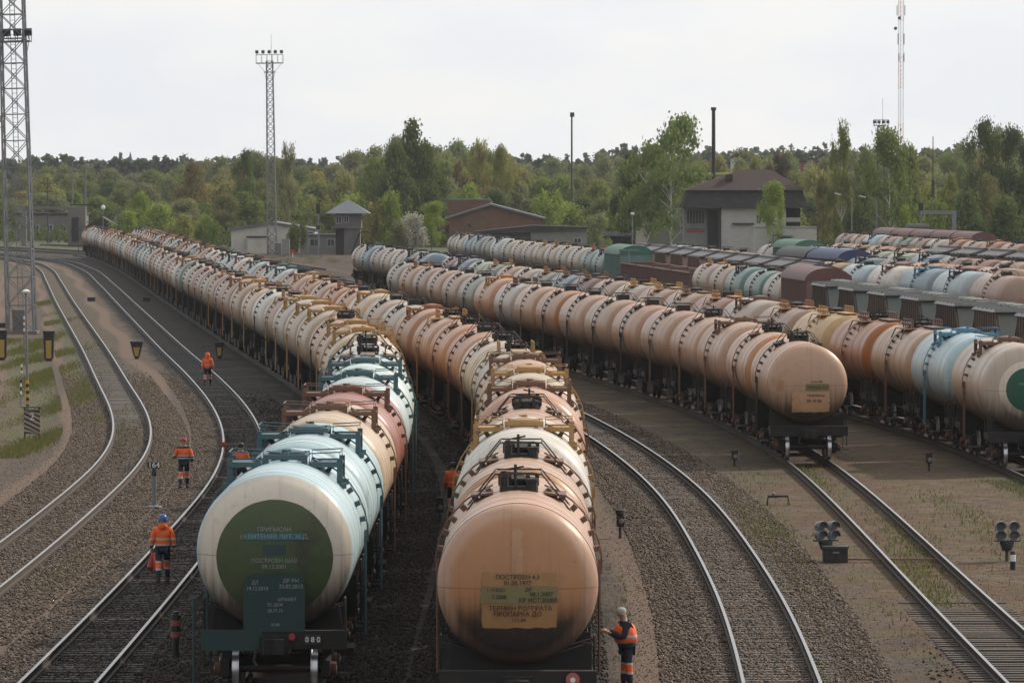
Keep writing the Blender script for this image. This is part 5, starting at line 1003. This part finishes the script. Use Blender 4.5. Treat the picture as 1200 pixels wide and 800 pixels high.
def text_mesh(txt, size, align='CENTER', bold=0.0):
    cu = bpy.data.curves.new('lettering', 'FONT'); cu.body = txt; cu.size = size; cu.align_x = align; cu.align_y = 'CENTER'; cu.offset = bold; cu.space_line = .95
    ob = bpy.data.objects.new('tmp', cu); C.objects.link(ob); dg = bpy.context.evaluated_depsgraph_get(); me = bpy.data.meshes.new_from_object(ob.evaluated_get(dg)); bpy.data.objects.remove(ob); return me
def dome_text(kd, root, txt, x, z, size, mat, off=.020, parent=None, flat=None, align='CENTER'):
    me = text_mesh(txt, size, align, size * .012)
    Rr, half, h = DOME.get(kd, (1, 1, 1))
    for v in me.vertices:
        tx, tz = x + v.co.x, z + v.co.y
        v.co = (tx, (dome_y(math.hypot(tx, tz), Rr, half, h) - off) if flat is None else flat, (ZC if flat is None else 0) + tz)
    me.name = 'lettering'; me.materials.clear(); me.materials.append(mat); o = bpy.data.objects.new('lettering', me); C.objects.link(o); o.parent = parent or root; return o
M_OLIVE = plain('olive green end paint', (.058, .085, .034), .6, 0, .2, 1.4, (.026, .030, .022), .8); M_STRIP = plain('blue green stencil strip', (.018, .125, .165), .6, 0, .1, 3); M_STRIPD = plain('dark blue green patch', (.020, .050, .058), .6, 0, .1, 3)
M_LET = plain('worn pale lettering', (.24, .26, .25), .7, 0, .25, 9, (.12, .14, .12), .5); M_LETD = plain('worn dark lettering', (.030, .026, .024), .7, 0, .2, 9, (.16, .09, .04), .35)
M_OCH = plain('worn ochre panel paint', (.36, .19, .075), .7, 0, .2, 1.6, (.24, .12, .05), .6); M_OLV2 = plain('khaki stripe paint', (.20, .165, .075), .7, 0, .15, 2); M_BOARD = plain('dark green end board', (.010, .038, .036), .55, 0, .2, 2, (.02, .025, .02), .4)
M_GREEN = plain('bottle green end paint', (.012, .085, .052), .6, 0, .15, 2); M_STAIN = plain('ochre run stain', (.44, .25, .14), .7, 0, .1, 3); M_SOOT = plain('black spill stain', (.045, .036, .032), .55, 0, .3, 2)
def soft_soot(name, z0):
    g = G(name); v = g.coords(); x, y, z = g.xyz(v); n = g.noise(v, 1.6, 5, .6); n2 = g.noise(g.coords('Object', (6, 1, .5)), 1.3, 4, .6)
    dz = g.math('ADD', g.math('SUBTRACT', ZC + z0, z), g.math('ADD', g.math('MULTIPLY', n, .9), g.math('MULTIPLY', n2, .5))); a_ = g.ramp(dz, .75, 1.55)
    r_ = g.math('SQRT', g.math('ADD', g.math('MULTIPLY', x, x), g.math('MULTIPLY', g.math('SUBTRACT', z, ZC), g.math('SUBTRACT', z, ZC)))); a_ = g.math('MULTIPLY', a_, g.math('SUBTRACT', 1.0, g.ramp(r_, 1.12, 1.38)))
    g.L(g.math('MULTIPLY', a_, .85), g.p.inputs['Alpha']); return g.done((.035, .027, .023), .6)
a = FRONT['A']
cap = disc_patch('N', 'end_cap', a, 1.545, M_TANK, off=.005, col=(.64, .58, .49))
dsc = disc_patch('N', 'end_disc', a, 1.18, M_OLIVE, 0, -.10, .012, .0010)
rect_patch('N', 'name_strip', a, -.60, .60, .27, .41, M_STRIP, .026, .006, dsc); rect_patch('N', 'number_patch', a, -.23, .23, -.02, .18, M_STRIPD, .026, .006, dsc)
for t, x, z, s in (('ПРИПИСАН', 0, .48, .12), ('ст.БИТЕНЯЙ ЛИТ. Ж.Д.', 0, .335, .125), ('ПОСТРОЕН ШАУ', 0, -.15, .115), ('09.12.2001', 0, -.27, .115)): dome_text('N', a, t, x, z, s, M_LET, .034, dsc)
mb = MB(); pl = [(-.62, 1.28), (.62, 1.28), (.62, 2.22)] + [(.62 - .26 + .26 * math.cos(t), 2.22 + .24 * math.sin(t)) for t in np.linspace(.1, math.pi / 2, 6)] + [(-.62 + .26 - .26 * math.sin(t), 2.22 + .24 * math.cos(t)) for t in np.linspace(.0, math.pi / 2 - .1, 6)] + [(-.62, 2.22)]
mb.prism(pl, -5.53, -5.495); bd = mb.build('end_board', M_BOARD, a)
for t, x, z, s in (('ДТ', -.38, 2.27, .10), ('19.12.2010', -.34, 2.15, .10), ('ДР РЫ', .34, 2.31, .10), ('23.02.2012', .34, 2.19, .11), ('ШПАКЕТ', .26, 1.93, .09), ('ТС ДКЖ', .02, 1.82, .08), ('28.77.19', .02, 1.70, .09), ('23.08', .02, 1.42, .08)): dome_text('', a, t, x, z, s, M_LET, parent=bd, flat=-5.536)
mb = MB(); mb.b2((.62, -5.57, 1.02), (.94, -5.53, 1.22)); pt = mb.build('number_plate', M_BLK, a); dome_text('', a, '0 8 0', .78, 1.12, .15, M_WHT, parent=pt, flat=-5.574)
mb = MB(); mb.b2((-1.47, -5.545, .90), (-.25, -5.522, 1.32)); mb.build('painted_beam', M_BOARD, a); mb = MB(); mb.lathe([(.07, -.03), (.07, .02)], 12, 'Y', (.36, -5.54, 1.18)); mb.build('reflector', M_REDP, a)
mb = MB(); mb.tube([(-1.62, -5.5, .1), (-1.62, -5.5, 1.95)], .03); mb.bar((-1.62, -5.5, 1.1), (-1.45, -5.5, 1.1), .04); mb.build('end_post', M_BOARD, a)
b = FRONT['B']
rect_patch('O', 'run_stain', b, -.10, .10, .05, 1.05, M_STAIN, .004, .02); ph_ = rect_patch('O', 'label_panel', b, -.66, .72, -.78, .26, M_OCH, .009, .012)
rect_patch('O', 'label_stripe', b, -.68, .74, -.32, .0, M_OLV2, .020, .010, ph_)
for t, x, z, s in (('ПОСТРОЕН 4.3', 0, .17, .115), ('01.05.1977', 0, .06, .115), ('1.17.0221', -.40, -.07, .09), ('7.2008', -.34, -.20, .10), ('ДР', .20, -.06, .09), ('08.1.2007', .44, -.15, .11), ('КР ИСТ.2008А', .38, -.26, .11), ('ТЕРМИН ВОЗВРАТА', .05, -.41, .12), ('ПРОПАРКА ДО', .0, -.52, .12), ('11.1.04', .02, -.63, .09)): dome_text('O', b, t, x, z, s, M_LETD, .028, ph_)
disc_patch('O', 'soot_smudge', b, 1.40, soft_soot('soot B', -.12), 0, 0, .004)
mb = MB(); mb.lathe([(.13, -.03), (.13, .02)], 16, 'Y', (1.02, -5.54, 1.14)); rf_ = mb.build('reflector', solid('dusty red reflector', (.42, .10, .10), .5), b); MB().lathe([(.05, -.045), (.05, -.031)], 10, 'Y', (1.02, -5.54, 1.14)).build('reflector_centre', M_WHT, rf_)
c = FRONT['C']
rect_patch('O', 'pale_panel', c, -.62, .80, -1.05, -.28, plain('faded peach panel', (.52, .30, .17), .7, 0, .1, 2), .006, .02); p2 = rect_patch('O', 'label_strip', c, -.12, .78, -.24, .02, M_OLV2, .010, .01)
for t, x, z, s in (('14.03.1998', .30, .10, .10), ('АРЕНДА 512', .33, -.11, .13), ('ПРИПИСАН', .28, -.42, .12), ('28 10 06', .20, -.62, .16)): dome_text('O', c, t, x, z, s, M_LETD, .024, p2)
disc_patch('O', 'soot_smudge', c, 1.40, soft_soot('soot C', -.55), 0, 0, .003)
rect_patch('O', 'round_mark', c, -1.22, -.92, -.35, .15, M_STAIN, .005, .03)
dd_ = FRONT['D']; disc_patch('N', 'end_ring', dd_, 1.05, M_TANK, off=.005, col=(.68, .60, .48)); g_ = disc_patch('N', 'end_disc', dd_, .80, M_GREEN, 0, 0, .010); dome_text('N', dd_, 'ПРИПИСАН', 0, .2, .12, M_LET, .02, g_)

# ------------------------------------------------------------------ people
def skin(name, pts, edges, rad, mats, parent, sub=2, root=0):
    me = bpy.data.meshes.new(name); me.from_pydata([tuple(p) for p in pts], edges, []); o = bpy.data.objects.new(name, me); C.objects.link(o)
    m = o.modifiers.new('s', 'SKIN'); m.use_smooth_shade = True; sv = me.skin_vertices[0].data
    for i, r in enumerate(rad):
        r = r if isinstance(r, tuple) else (r, r); sv[i].radius = r; sv[i].use_root = i == root
    if sub: o.modifiers.new('u', 'SUBSURF').levels = sub
    dg = bpy.context.evaluated_depsgraph_get(); nm = bpy.data.meshes.new_from_object(o.evaluated_get(dg)); o.modifiers.clear(); o.data = nm; nm.name = name
    for mt in mats: nm.materials.append(mt)
    o.parent = parent; return o
def zmat(name, stops, world_noise=True):
    """cloth dyed in bands by height: stops = [(z from, colour)]"""
    g = G(name); v = g.coords(); z = g.xyz(v)[2]; c = None
    for z0, col in stops:
        c = g.mix(0.0, (*col,), (*col,)) if c is None else g.mix(g.math('GREATER_THAN', z, z0), c, (*col,))
    n = g.noise(v, 14, 4, .6); hs = g.n('ShaderNodeHueSaturation'); g.L(g.math('ADD', g.math('MULTIPLY', n, .5), .75), hs.inputs['Value']); g.L(c, hs.inputs['Color']); g.bump(g.noise(v, 9, 3, .5), .5, .03); return g.done(hs.outputs[0], .75)
OR, NV, SV = (.80, .13, .025), (.012, .014, .028), (.42, .42, .42)
M_JACKET = zmat('orange work jacket', [(-9, NV), (.98, SV), (1.03, OR), (1.13, SV), (1.18, OR)]); M_JACK2 = zmat('orange and navy jacket with shoulder yoke', [(-9, NV), (1.04, SV), (1.08, NV), (1.12, SV), (1.16, OR), (1.40, NV)]); M_JORANGE = zmat('plain orange jacket', [(-9, NV), (.93, OR), (1.10, SV), (1.14, OR)])
M_TROU = zmat('navy trousers with orange bands', [(-9, NV), (.36, SV), (.41, OR), (.56, SV), (.60, NV)]); M_VEST = zmat('orange vest', [(-9, OR), (.99, SV), (1.04, OR), (1.14, SV), (1.19, OR)])
M_SKIN = solid('weathered skin', (.42, .23, .16), .6); M_NAVY = solid('navy cloth', NV, .85); M_BOOT = solid('black boots', (.012, .011, .011), .6); M_HAIR = solid('grey hair', (.38, .36, .34), .8); M_HELM = solid('blue helmet plastic', (.03, .10, .34), .35); M_CAPR = solid('red cap cloth', (.36, .03, .03), .7); M_ORC = solid('orange cloth', OR, .75)
def person(loc, rz, label, step=.22, arms=((.10, .0), (-.10, .0)), jacket=M_JACKET, head='helmet', elbow=(0, 0), lean=0.0, head_tilt=0.0, hgt=1.76, bulk=1.12):
    """faces -Y before rotation; arms: forward swing of each hand (left, right); elbow: extra raise of the hands"""
    o = empty('person', loc, rz, label, 'person', 'track workers in orange'); o.scale = (hgt / 1.76,) * 3
    ly = -lean
    P = dict(pel=(0, 0, .93), sp=(0, ly * .4, 1.13), ch=(0, ly * .9, 1.34), nk=(0, ly * 1.1, 1.47), hd=(0, ly * 1.2 - .02 - head_tilt * .3, 1.60), tp=(0, ly * 1.2 - .01 - head_tilt, 1.70))
    E_ = []; names = ['pel', 'sp', 'ch', 'nk', 'hd', 'tp']; pts = [P[n] for n in names]; rad = [(.15, .11), (.135, .10), (.17, .11), .058, (.085, .10), .075]; E_ = [(0, 1), (1, 2), (2, 3), (3, 4), (4, 5)]
    limb = {}
    for i, s in enumerate((-1, 1)):
        st = step * (1 if s < 0 else -1); b = len(pts); hip = (s * .10, 0, .88); kn = (s * .11, -st * .55 - abs(st) * .12, .50); an = (s * .115, -st, .10 + (0.03 if st < 0 else 0)); toe = (s * .13, -st - .17, .04)
        pts += [hip, kn, an, toe]; rad += [.095, .062, .045, .04]; E_ += [(0, b), (b, b + 1), (b + 1, b + 2), (b + 2, b + 3)]; limb['leg', s] = (hip, kn, an, toe)
        b = len(pts); sh = (s * .185, ly * .9, 1.39); fw = arms[i][0]; out_ = arms[i][1]; up = elbow[i]
        el = (s * (.25 + out_ * .5), ly * .8 - fw * .35 + .03, 1.13 + out_ * .12); wr = (s * (.25 + out_ - (.16 if up > .2 else 0)), ly * .8 - fw - (.12 if up > .2 else .02), .88 + up + out_ * .3)
        pts += [sh, el, wr]; rad += [.062, .045, .030]; E_ += [(2, b), (b, b + 1), (b + 1, b + 2)]; limb['arm', s] = (sh, el, wr)
    body = skin('body', pts, E_, rad, [M_SKIN], o, 2)
    # face: nose, ears; hands with five bent fingers, joined into the body mesh
    mb = MB(); hx, hy, hz = P['hd']; mb.lathe([(.012, -.125), (.02, -.10), (.022, -.08)], 8, 'Y', (0, hy, hz - .005)); [mb.lathe([(.012, -.02), (.026, 0), (.012, .02)], 8, 'X', (s * .092, hy, hz)) for s in (-1, 1)]
    for s in (-1, 1): mb.lathe([(.008, -.106), (.011, -.096)], 8, 'Y', (s * .034, hy, hz + .03))
    mb.b2((-.024, hy - .108, hz - .052), (.024, hy - .095, hz - .044))
    for s in (-1, 1):
        sh, el, wr = limb['arm', s]; w0 = Vector(wr); dr = (w0 - Vector(el)).normalized(); sd = Vector((0, 1, 0)) if abs(dr.z) > .5 else Vector((1, 0, 0)); inn = Vector((-s, 0, 0)) if abs(dr.z) > .5 else Vector((0, 0, -1))
        pc = w0 + dr * .05; mb.tube([w0 - dr * .01, w0 + dr * .03, w0 + dr * .08, w0 + dr * .10], [.026, .036, .038, .030], 8)
        for k, ln in enumerate((.060, .072, .066, .052)):
            q = w0 + dr * .09 + sd * (k - 1.5) * .019; q2 = q + dr * ln * .55; q3 = q2 + dr * ln * .35 + inn * ln * .35; mb.tube([q, q2, q3], [.0095, .009, .0075], 6)
        q = w0 + dr * .035 - sd * .034; mb.tube([q, q - sd * .022 + dr * .03, q - sd * .02 + dr * .06 + inn * .012], [.013, .011, .009], 6)
    import bmesh
    ex = mb.mesh('x', 60); bm = bmesh.new(); bm.from_mesh(body.data); bm.from_mesh(ex); bm.to_mesh(body.data); bm.free(); body.data.shade_smooth()
    # jacket
    jp = [(0, 0, .84), (0, ly * .3, 1.02), (0, ly * .7, 1.20), (0, ly * .9, 1.36), (0, ly * 1.05, 1.45)]; jr = [(.195, .15), (.19, .145), (.195, .15), (.185, .13), (.10, .09)]; je = [(0, 1), (1, 2), (2, 3), (3, 4)]
    for s in (-1, 1):
        sh, el, wr = limb['arm', s]; b = len(jp); jp += [sh, el, tuple(Vector(wr).lerp(Vector(el), .12))]; jr += [.085, .070, .055]; je += [(3, b), (b, b + 1), (b + 1, b + 2)]
    jr = [(q[0] * bulk, q[1] * bulk) if isinstance(q, tuple) else q * bulk for q in jr]; jk = skin('jacket', jp, je, jr, [jacket], o, 2)
    tp = [(0, 0, .90)]; tr = [(.155, .12)]; te = []
    for s in (-1, 1):
        hip, kn, an, toe = limb['leg', s]; b = len(tp); tp += [hip, kn, (an[0], an[1], .14)]; tr += [.112, .085, .072]; te += [(0, b), (b, b + 1), (b + 1, b + 2)]
    skin('trousers', tp, te, tr, [M_TROU], o, 2)
    for s in (-1, 1):
        an, toe = limb['leg', s][2:]; mb = MB(); z0 = max(0, an[2] - .10); mb.tube([(an[0], an[1], an[2] + .10), (an[0], an[1], z0 + .07), (an[0], an[1] + .03, z0 + .045)], [.058, .056, .05], 10); mb.tube([(an[0], an[1] + .06, z0 + .045), (toe[0], toe[1] + .05, z0 + .045), (toe[0], toe[1] - .02, z0 + .035)], [.045, .048, .03], 10); mb.build('boot', M_BOOT, o, 60)
    tx, ty, tz = P['tp']
    if head == 'helmet': mb = MB(); mb.lathe([(.125, -.03), (.118, .03), (.10, .08), (.06, .115), (.01, .125)], 20, 'Z', (0, ty, tz - .03)); mb.lathe([(.145, -.035), (.145, -.025), (.12, -.02)], 20, 'Z', (0, ty - .02, tz - .03)); mb.build('helmet', M_HELM, o, 50); mb = MB(); mb.lathe([(.10, -.06), (.13, 0), (.11, .06)], 14, 'Z', (0, ly + .05, 1.47)); mb.build('hood', M_ORC, o, 60)
    if head == 'cap': mb = MB(); mb.lathe([(.112, -.02), (.108, .04), (.07, .085), (.01, .095)], 18, 'Z', (0, ty, tz - .03)); mb.box((0, ty - .13, tz - .04), (.14, .10, .015)); mb.build('cap', M_CAPR, o, 50)
    if head == 'hood': mb = MB(); mb.lathe([(.10, -.22), (.13, -.12), (.135, 0), (.11, .07), (.05, .11), (.01, .12)], 18, 'Z', (0, ty + .02, tz - .05)); mb.build('hood', M_ORC, o, 60)
    if head in ('hair', 'dark'): mb = MB(); mb.lathe([(.09, -.07), (.108, -.02), (.106, .04), (.07, .08), (.01, .09)], 18, 'Z', (0, ty + .018, tz - .035)); mb.build('hair', M_HAIR if head == 'hair' else M_BLK, o, 60)
    return o, limb
PI = math.pi
person(at(243, 452), PI - .1, 'worker in orange hood walking away on the empty track', .28, ((.06, .02), (-.06, .02)), M_JORANGE, 'hood')
p_, l_ = person(at(215, 572.5), PI + .05, 'worker in red cap holding one arm out beside post 164', .26, ((.02, .04), (.25, .10)), M_JACK2, 'cap', (0, .16))
person((-9.25, 171.5, -.2), PI, 'dark-haired worker half hidden behind the pale blue tank wagon', .10, ((.1, .02), (.1, .02)), M_JACK2, 'dark')
p_, l_ = person(at(190, 684), PI + .06, 'worker in blue helmet walking away with a red flag', .30, ((.0, .04), (.04, .04)), M_JACKET, 'helmet', hgt=1.80)
wr = l_['arm', 1][2]; 
fl = empty('signal_flag', at(176, 680, -.2) + Vector((.05, .1, 0)), 0, 'furled red flag held low by the worker in blue helmet', 'flag'); mb = MB(); mb.tube([(0, 0, .95), (-.03, 0, .20)], .012); mb.build('stick', M_RUSTFIT, fl); mb = MB(); mb.tube([(0, .02, .72), (-.02, .02, .55), (-.06, .0, .35), (-.02, 0, .20)], [.03, .085, .10, .04], 8); mb.build('cloth', M_REDP, fl, 60)
p5, l5 = person(at(735, 810) , -PI / 2 + .15, 'grey-haired man in orange vest looking down at his hands', .05, ((.26, -.02), (.24, -.02)), M_NAVY, 'hair', (.38, .36), .05, .07, 1.74, 1.4)
vp = [(0, -.02, .96), (0, -.03, 1.15), (0, -.05, 1.34), (0, -.055, 1.44)]; skin('vest', vp, [(0, 1), (1, 2), (2, 3)], [(.33, .27), (.33, .27), (.32, .25), (.19, .16)], [M_VEST], p5, 2)
person(at(531, 606), PI, 'worker in orange standing left of the second peach wagon', .08, ((.1, .0), (.15, .0)), M_JORANGE, 'dark')
rb = MB(); rb.lathe([(.02, -.03), (.11, -.02), (.11, .02), (.02, .03)], 16, 'Y', (0, 0, .62)); q = empty('signal_disc', at(262, 540, -.2), 0, 'small red round signal disc beside the left rail', 'signal disc'); rb.build('disc', M_REDP, q); MB().tube([(0, .05, 0), (0, .05, .6)], .015).build('stick', M_RUSTFIT, q)

# ------------------------------------------------------------------ lineside objects
M_LAMPG = plain('pale grey lamp paint', (.32, .32, .31), .5, .1, .2, 5)
def lens_unit(mb, x, z, s=1.0): mb.lathe([(.06 * s, -.02), (.115 * s, -.05), (.125 * s, -.14), (.125 * s, -.30)], 14, 'Y', (x, .12, z)); 
def dwarf_double(px, yb, label, box, rz=.0):
    p = at(px, yb, -.25); o = empty('dwarf_signal', p, rz, label, 'shunting signal', 'four-lamp dwarf signals'); mb = MB(); mb.tube([(0, 0, 0), (0, 0, .42)], .05, 8); mb.lathe([(.10, .30), (.14, .34), (.20, .50), (.20, .56)], 12, 'Z'); mb.b2((-.34, -.12, .56), (.34, .12, .60)); mb.build('stand', M_DARKSTEEL, o, 40)
    for x in (-.19, .19):
        for z, mt in ((.73, 0), (.98, 1)):
            mb = MB(); mb.lathe([(.07, .14), (.135, .06), (.145, -.08), (.14, -.10)], 16, 'Y', (x, 0, z)); h = mb.build('lamp_housing', M_LAMPG if (mt or x > 0) else M_GALV, o, 40)
            mb = MB(); mb.lathe([(.115, -.104), (.02, -.115)], 16, 'Y', (x, 0, z)); mb.build('lens', M_ZINC, h)
            mb = MB()
            for k in range(9): a = math.pi * (k / 8); mb.box((x + .15 * math.cos(a), -.19, z + .15 * math.sin(a)), (.02, .2, .062), Matrix.Rotation(-a, 3, 'Y'))
            mb.build('hood', M_GALV, h)
    if box: 
        q = empty('point_motor', at(px + 13, yb + 1.5, -.25), 0, 'black track-side box next to the left four-lamp signal', 'box'); mb = MB(); mb.b2((-.38, -.25, 0), (.30, .25, .40)); mb.build('case', M_BLK, q); mb = MB(); mb.b2((-.41, -.28, .403), (.33, .28, .46)); mb.build('lid', M_DARKSTEEL, q); mb = MB(); mb.b2((-.12, -.29, .27), (.06, -.255, .31)); mb.build('handle', M_GALV, q)
        mb = MB(); mb.b2((.32, -.05, .06), (2.8, .0, .10)); mb.b2((.32, .08, .06), (2.8, .13, .10)); mb.build('drive_rod', M_RUSTFIT, q)
    return o
dwarf_double(968, 657.5, 'left four-lamp dwarf signal with a black box at its foot', True, .35); dwarf_double(1181, 658, 'right four-lamp dwarf signal behind a black and white post', False)
q = empty('marker_post', at(1188, 668, -.25), 0, 'short black post with a white band beside the right signal', 'post'); mb = MB(); mb.lathe([(.075, 0), (.075, .22), (.075, .48), (.06, .52)], 12, 'Z'); mb.build('post', M_BLK, q, 40); mb = MB(); mb.lathe([(.079, .24), (.079, .42)], 12, 'Z'); mb.build('band', M_WHT, q, 40)
M_DARKRUST = plain('dark rusty iron', (.05, .035, .028), .8, 0, .4, 6, (.02, .018, .016), .6)
def dwarf_small(px, yb, label, h=.85, lean=.0):
    o = empty('dwarf_signal', at(px, yb, -.25), lean, label, 'shunting signal', 'small dwarf signals'); mb = MB(); mb.tube([(0, 0, 0), (0, 0, h * .45)], .045, 8); mb.build('stand', M_DARKSTEEL, o, 40); mb = MB(); mb.b2((-.11, -.12, h * .40), (.12, .12, h * .78)); mb.lathe([(.05, h * .75), (.13, h * .82), (.13, h * .96), (.05, h)], 10, 'Z'); mb.build('lamp_housing', M_DARKRUST, o, 40); mb = MB(); mb.lathe([(.07, -.2), (.08, -.12)], 10, 'Y', (.03, 0, h * .6)); mb.box((.14, -.05, h * .55), (.08, .1, .18)); mb.build('lens', M_GALV, o, 40)
dwarf_small(727, 631, 'dark dwarf signal on the gravel right of the peach wagons', .88); dwarf_small(861, 546, 'dwarf signal in the shade left of the right train head', .62); dwarf_small(1089, 552, 'dwarf signal on dirt between the two right-hand trains', .72)
dwarf_small(515, 612, 'low dwarf signal in the dark gap left of the peach wagons', .8)
q = empty('rail_bench', at(912, 592, -.25), .1, 'low rusty iron hurdle on the dirt right of the curved track', 'hurdle'); mb = MB(); mb.tube([(-.36, 0, 0), (-.33, 0, .27), (.33, 0, .30), (.37, 0, 0)], .035, 6); mb.b2((-.34, -.06, .26), (.34, .06, .33)); mb.build('frame', M_DARKRUST, q); mb = MB(); mb.lathe([(.05, .33), (.06, .40), (.02, .42)], 8, 'Z', (-.15, 0, 0)); mb.build('knob', M_GALV, q)
# post 164
q = empty('number_post', at(180, 595, -.25), 0, 'grey post on pale round foot carrying the number 164', 'post'); mb = MB(); mb.lathe([(.30, 0), (.28, .05), (.06, .09)], 20, 'Z'); mb.build('foot', M_ZINC, q, 40); mb = MB(); mb.lathe([(.075, .08), (.07, 1.05)], 12, 'Z'); mb.build('pipe', M_GALV, q, 40); mb = MB(); mb.lathe([(.085, 1.05), (.085, 1.18), (.05, 1.32)], 12, 'Z'); mb.build('cap', M_BLK, q, 40)
mb = MB(); mb.b2((-.21, -.03, 1.30), (.21, .0, 1.50)); pl_ = mb.build('plate', M_BLK, q); dome_text('', q, '164', 0, 1.40, .26, M_WHT, parent=pl_, flat=-.034)
# yellow and black lantern boxes
def lantern(px, yb, h, w_, label, taper=1.0):
    q = empty('point_indicator', at(px, yb, -.25), 0, label, 'point indicator', 'black and yellow point indicators'); mb = MB(); t = w_ * .5; b_ = t * taper
    mb.add([(-b_, -.16, .12), (b_, -.16, .12), (b_, .16, .12), (-b_, .16, .12), (-t, -.2, h), (t, -.2, h), (t, .2, h), (-t, .2, h)], [(0, 1, 5, 4), (1, 2, 6, 5), (2, 3, 7, 6), (3, 0, 4, 7), (4, 5, 6, 7), (3, 2, 1, 0)]); mb.b2((-b_ * .7, -.12, 0), (b_ * .7, .12, .118)); mb.b2((-t * 1.1, -.24, h + .002), (t * 1.1, .24, h + .08)); mb.build('case', M_BLK, q)
    mb = MB(); mb.add([(-b_ * .6, -.168, .18), (b_ * .6, -.168, .18), (t * .55, -.206, h * .72), (-t * .55, -.206, h * .72)], [(0, 1, 2, 3)]); mb.build('yellow_panel', M_OCH if False else solid('dirty yellow enamel', (.42, .27, .06), .6), q)
lantern(57, 423, 1.75, .66, 'tall black and yellow point indicator by the grass island', .8); lantern(2, 422, 1.75, .60, 'tall black and yellow point indicator at the left edge', .9); lantern(160, 420.5, 1.0, .75, 'flared black and yellow indicator between the left tracks', .45); lantern(257, 420, .95, .55, 'dark point indicator beside the long left train', .6)
for px, yb, lab in ((107, 353, 'small black box between the left tracks'), (172, 353, 'small black box by the long left train'), (3, 384, 'small black box at the left edge')):
    q = empty('track_box', at(px, yb, -.25), 0, lab, 'box'); mb = MB(); mb.b2((-.35, -.3, 0), (.35, .3, .32)); mb.build('case', M_BLK, q); mb = MB(); mb.b2((-.38, -.33, .322), (.38, .33, .38)); mb.build('lid', M_DARKSTEEL, q)
# slim lamp post with striped foot, striped stakes, striped board
q = pole(32, 344, at(33, 484, -.25).y, .065, 'slim lamp post with yellow and black striped foot', 'lamp_post', M_GALV, 'lamp post', lambda o, H: MB().lathe([(.05, H), (.17, H + .03), (.20, H + .12), (.05, H + .2)], 12, 'Z').build('lamp_head', M_WHT, o)); q.rotation_euler = (0, -.012, 0)
for i in range(8): mb = MB(); mb.lathe([(.075, .25 + i * .16), (.075, .25 + i * .16 + .16)], 10, 'Z'); mb.build('stripe', M_YEL if i % 2 else M_BLK, q)
def stake(px, yb, h, r, label, cols, n, mat=M_GALV):
    q = empty('striped_stake', at(px, yb, -.25), 0, label, 'stake', 'striped stakes by the tracks')
    mb = MB(); mb.tube([(0, 0, 0), (0, 0, h)], r, 8); mb.build('stake', mat, q)
    for i in range(n): mb = MB(); mb.lathe([(r * 1.5, h * (.45 + .5 * i / n)), (r * 1.5, h * (.45 + .5 * (i + .9) / n))], 10, 'Z'); mb.build('band', cols[i % 2], q)
stake(24, 478, 1.45, .03, 'black and white banded stake left of the lamp post', (M_WHT, M_BLK), 4); stake(25, 447, 1.0, .03, 'smaller black and white banded stake on the grass', (M_WHT, M_BLK), 3); stake(28, 410, 2.3, .04, 'tall thin striped stake behind the lamp post', (solid('dull red', (.25, .08, .06), .7), M_WHT), 6)
stake(205, 772, 1.05, .075, 'dark rusty striped stake beside the first pale blue wagon', (solid('dull red', (.25, .08, .06), .7), M_BLK), 4, M_BLK)
q = empty('striped_board', at(37, 516, -.25), .05, 'diagonally striped black and cream board marked 2', 'marker board'); mb = MB(); [mb.b2((x - .04, 0, 0), (x + .04, .08, 1.35)) for x in (-.30, .30)]; mb.build('legs', M_RUSTFIT, q); mb = MB(); mb.b2((-.34, -.03, .28), (.34, -.003, 1.28)); bd_ = mb.build('board', solid('dirty cream board', (.36, .31, .24), .7), q); mb = MB(); mb.b2((-.42, -.2, 1.36), (.42, .22, 1.41)); mb.build('cover', M_DARKSTEEL, q)
mb = MB()
for i in range(7):
    z = .28 + i * .2 - .34; pts = [(-.33, z + .34), (-.33, z + .43), (.33, z + .09), (.33, z)]; pts = [(x, min(max(zz, .285), 1.275)) for x, zz in pts]; mb.prism(pts, -.036, -.0305)
mb.build('stripes', solid('dark brown paint', (.035, .022, .018), .7), bd_); dome_text('', q, '2', 0, .98, .42, M_WHT, parent=bd_, flat=-.040)
# far scattered boxes and markers
for px, yb, d_, lab, mt in ((437, 303, 0, 'small red marker by the far tracks', M_REDP),):
    pass
q = empty('stop_marker', at(343, 302, -.25), 0, 'tiny red marker on post by the far tracks', 'marker'); MB().tube([(0, 0, 0), (0, 0, .8)], .06).build('post', M_WHT, q); MB().b2((-.4, -.05, .6), (.4, .0, 1.2)).build('plate', M_REDP, q)
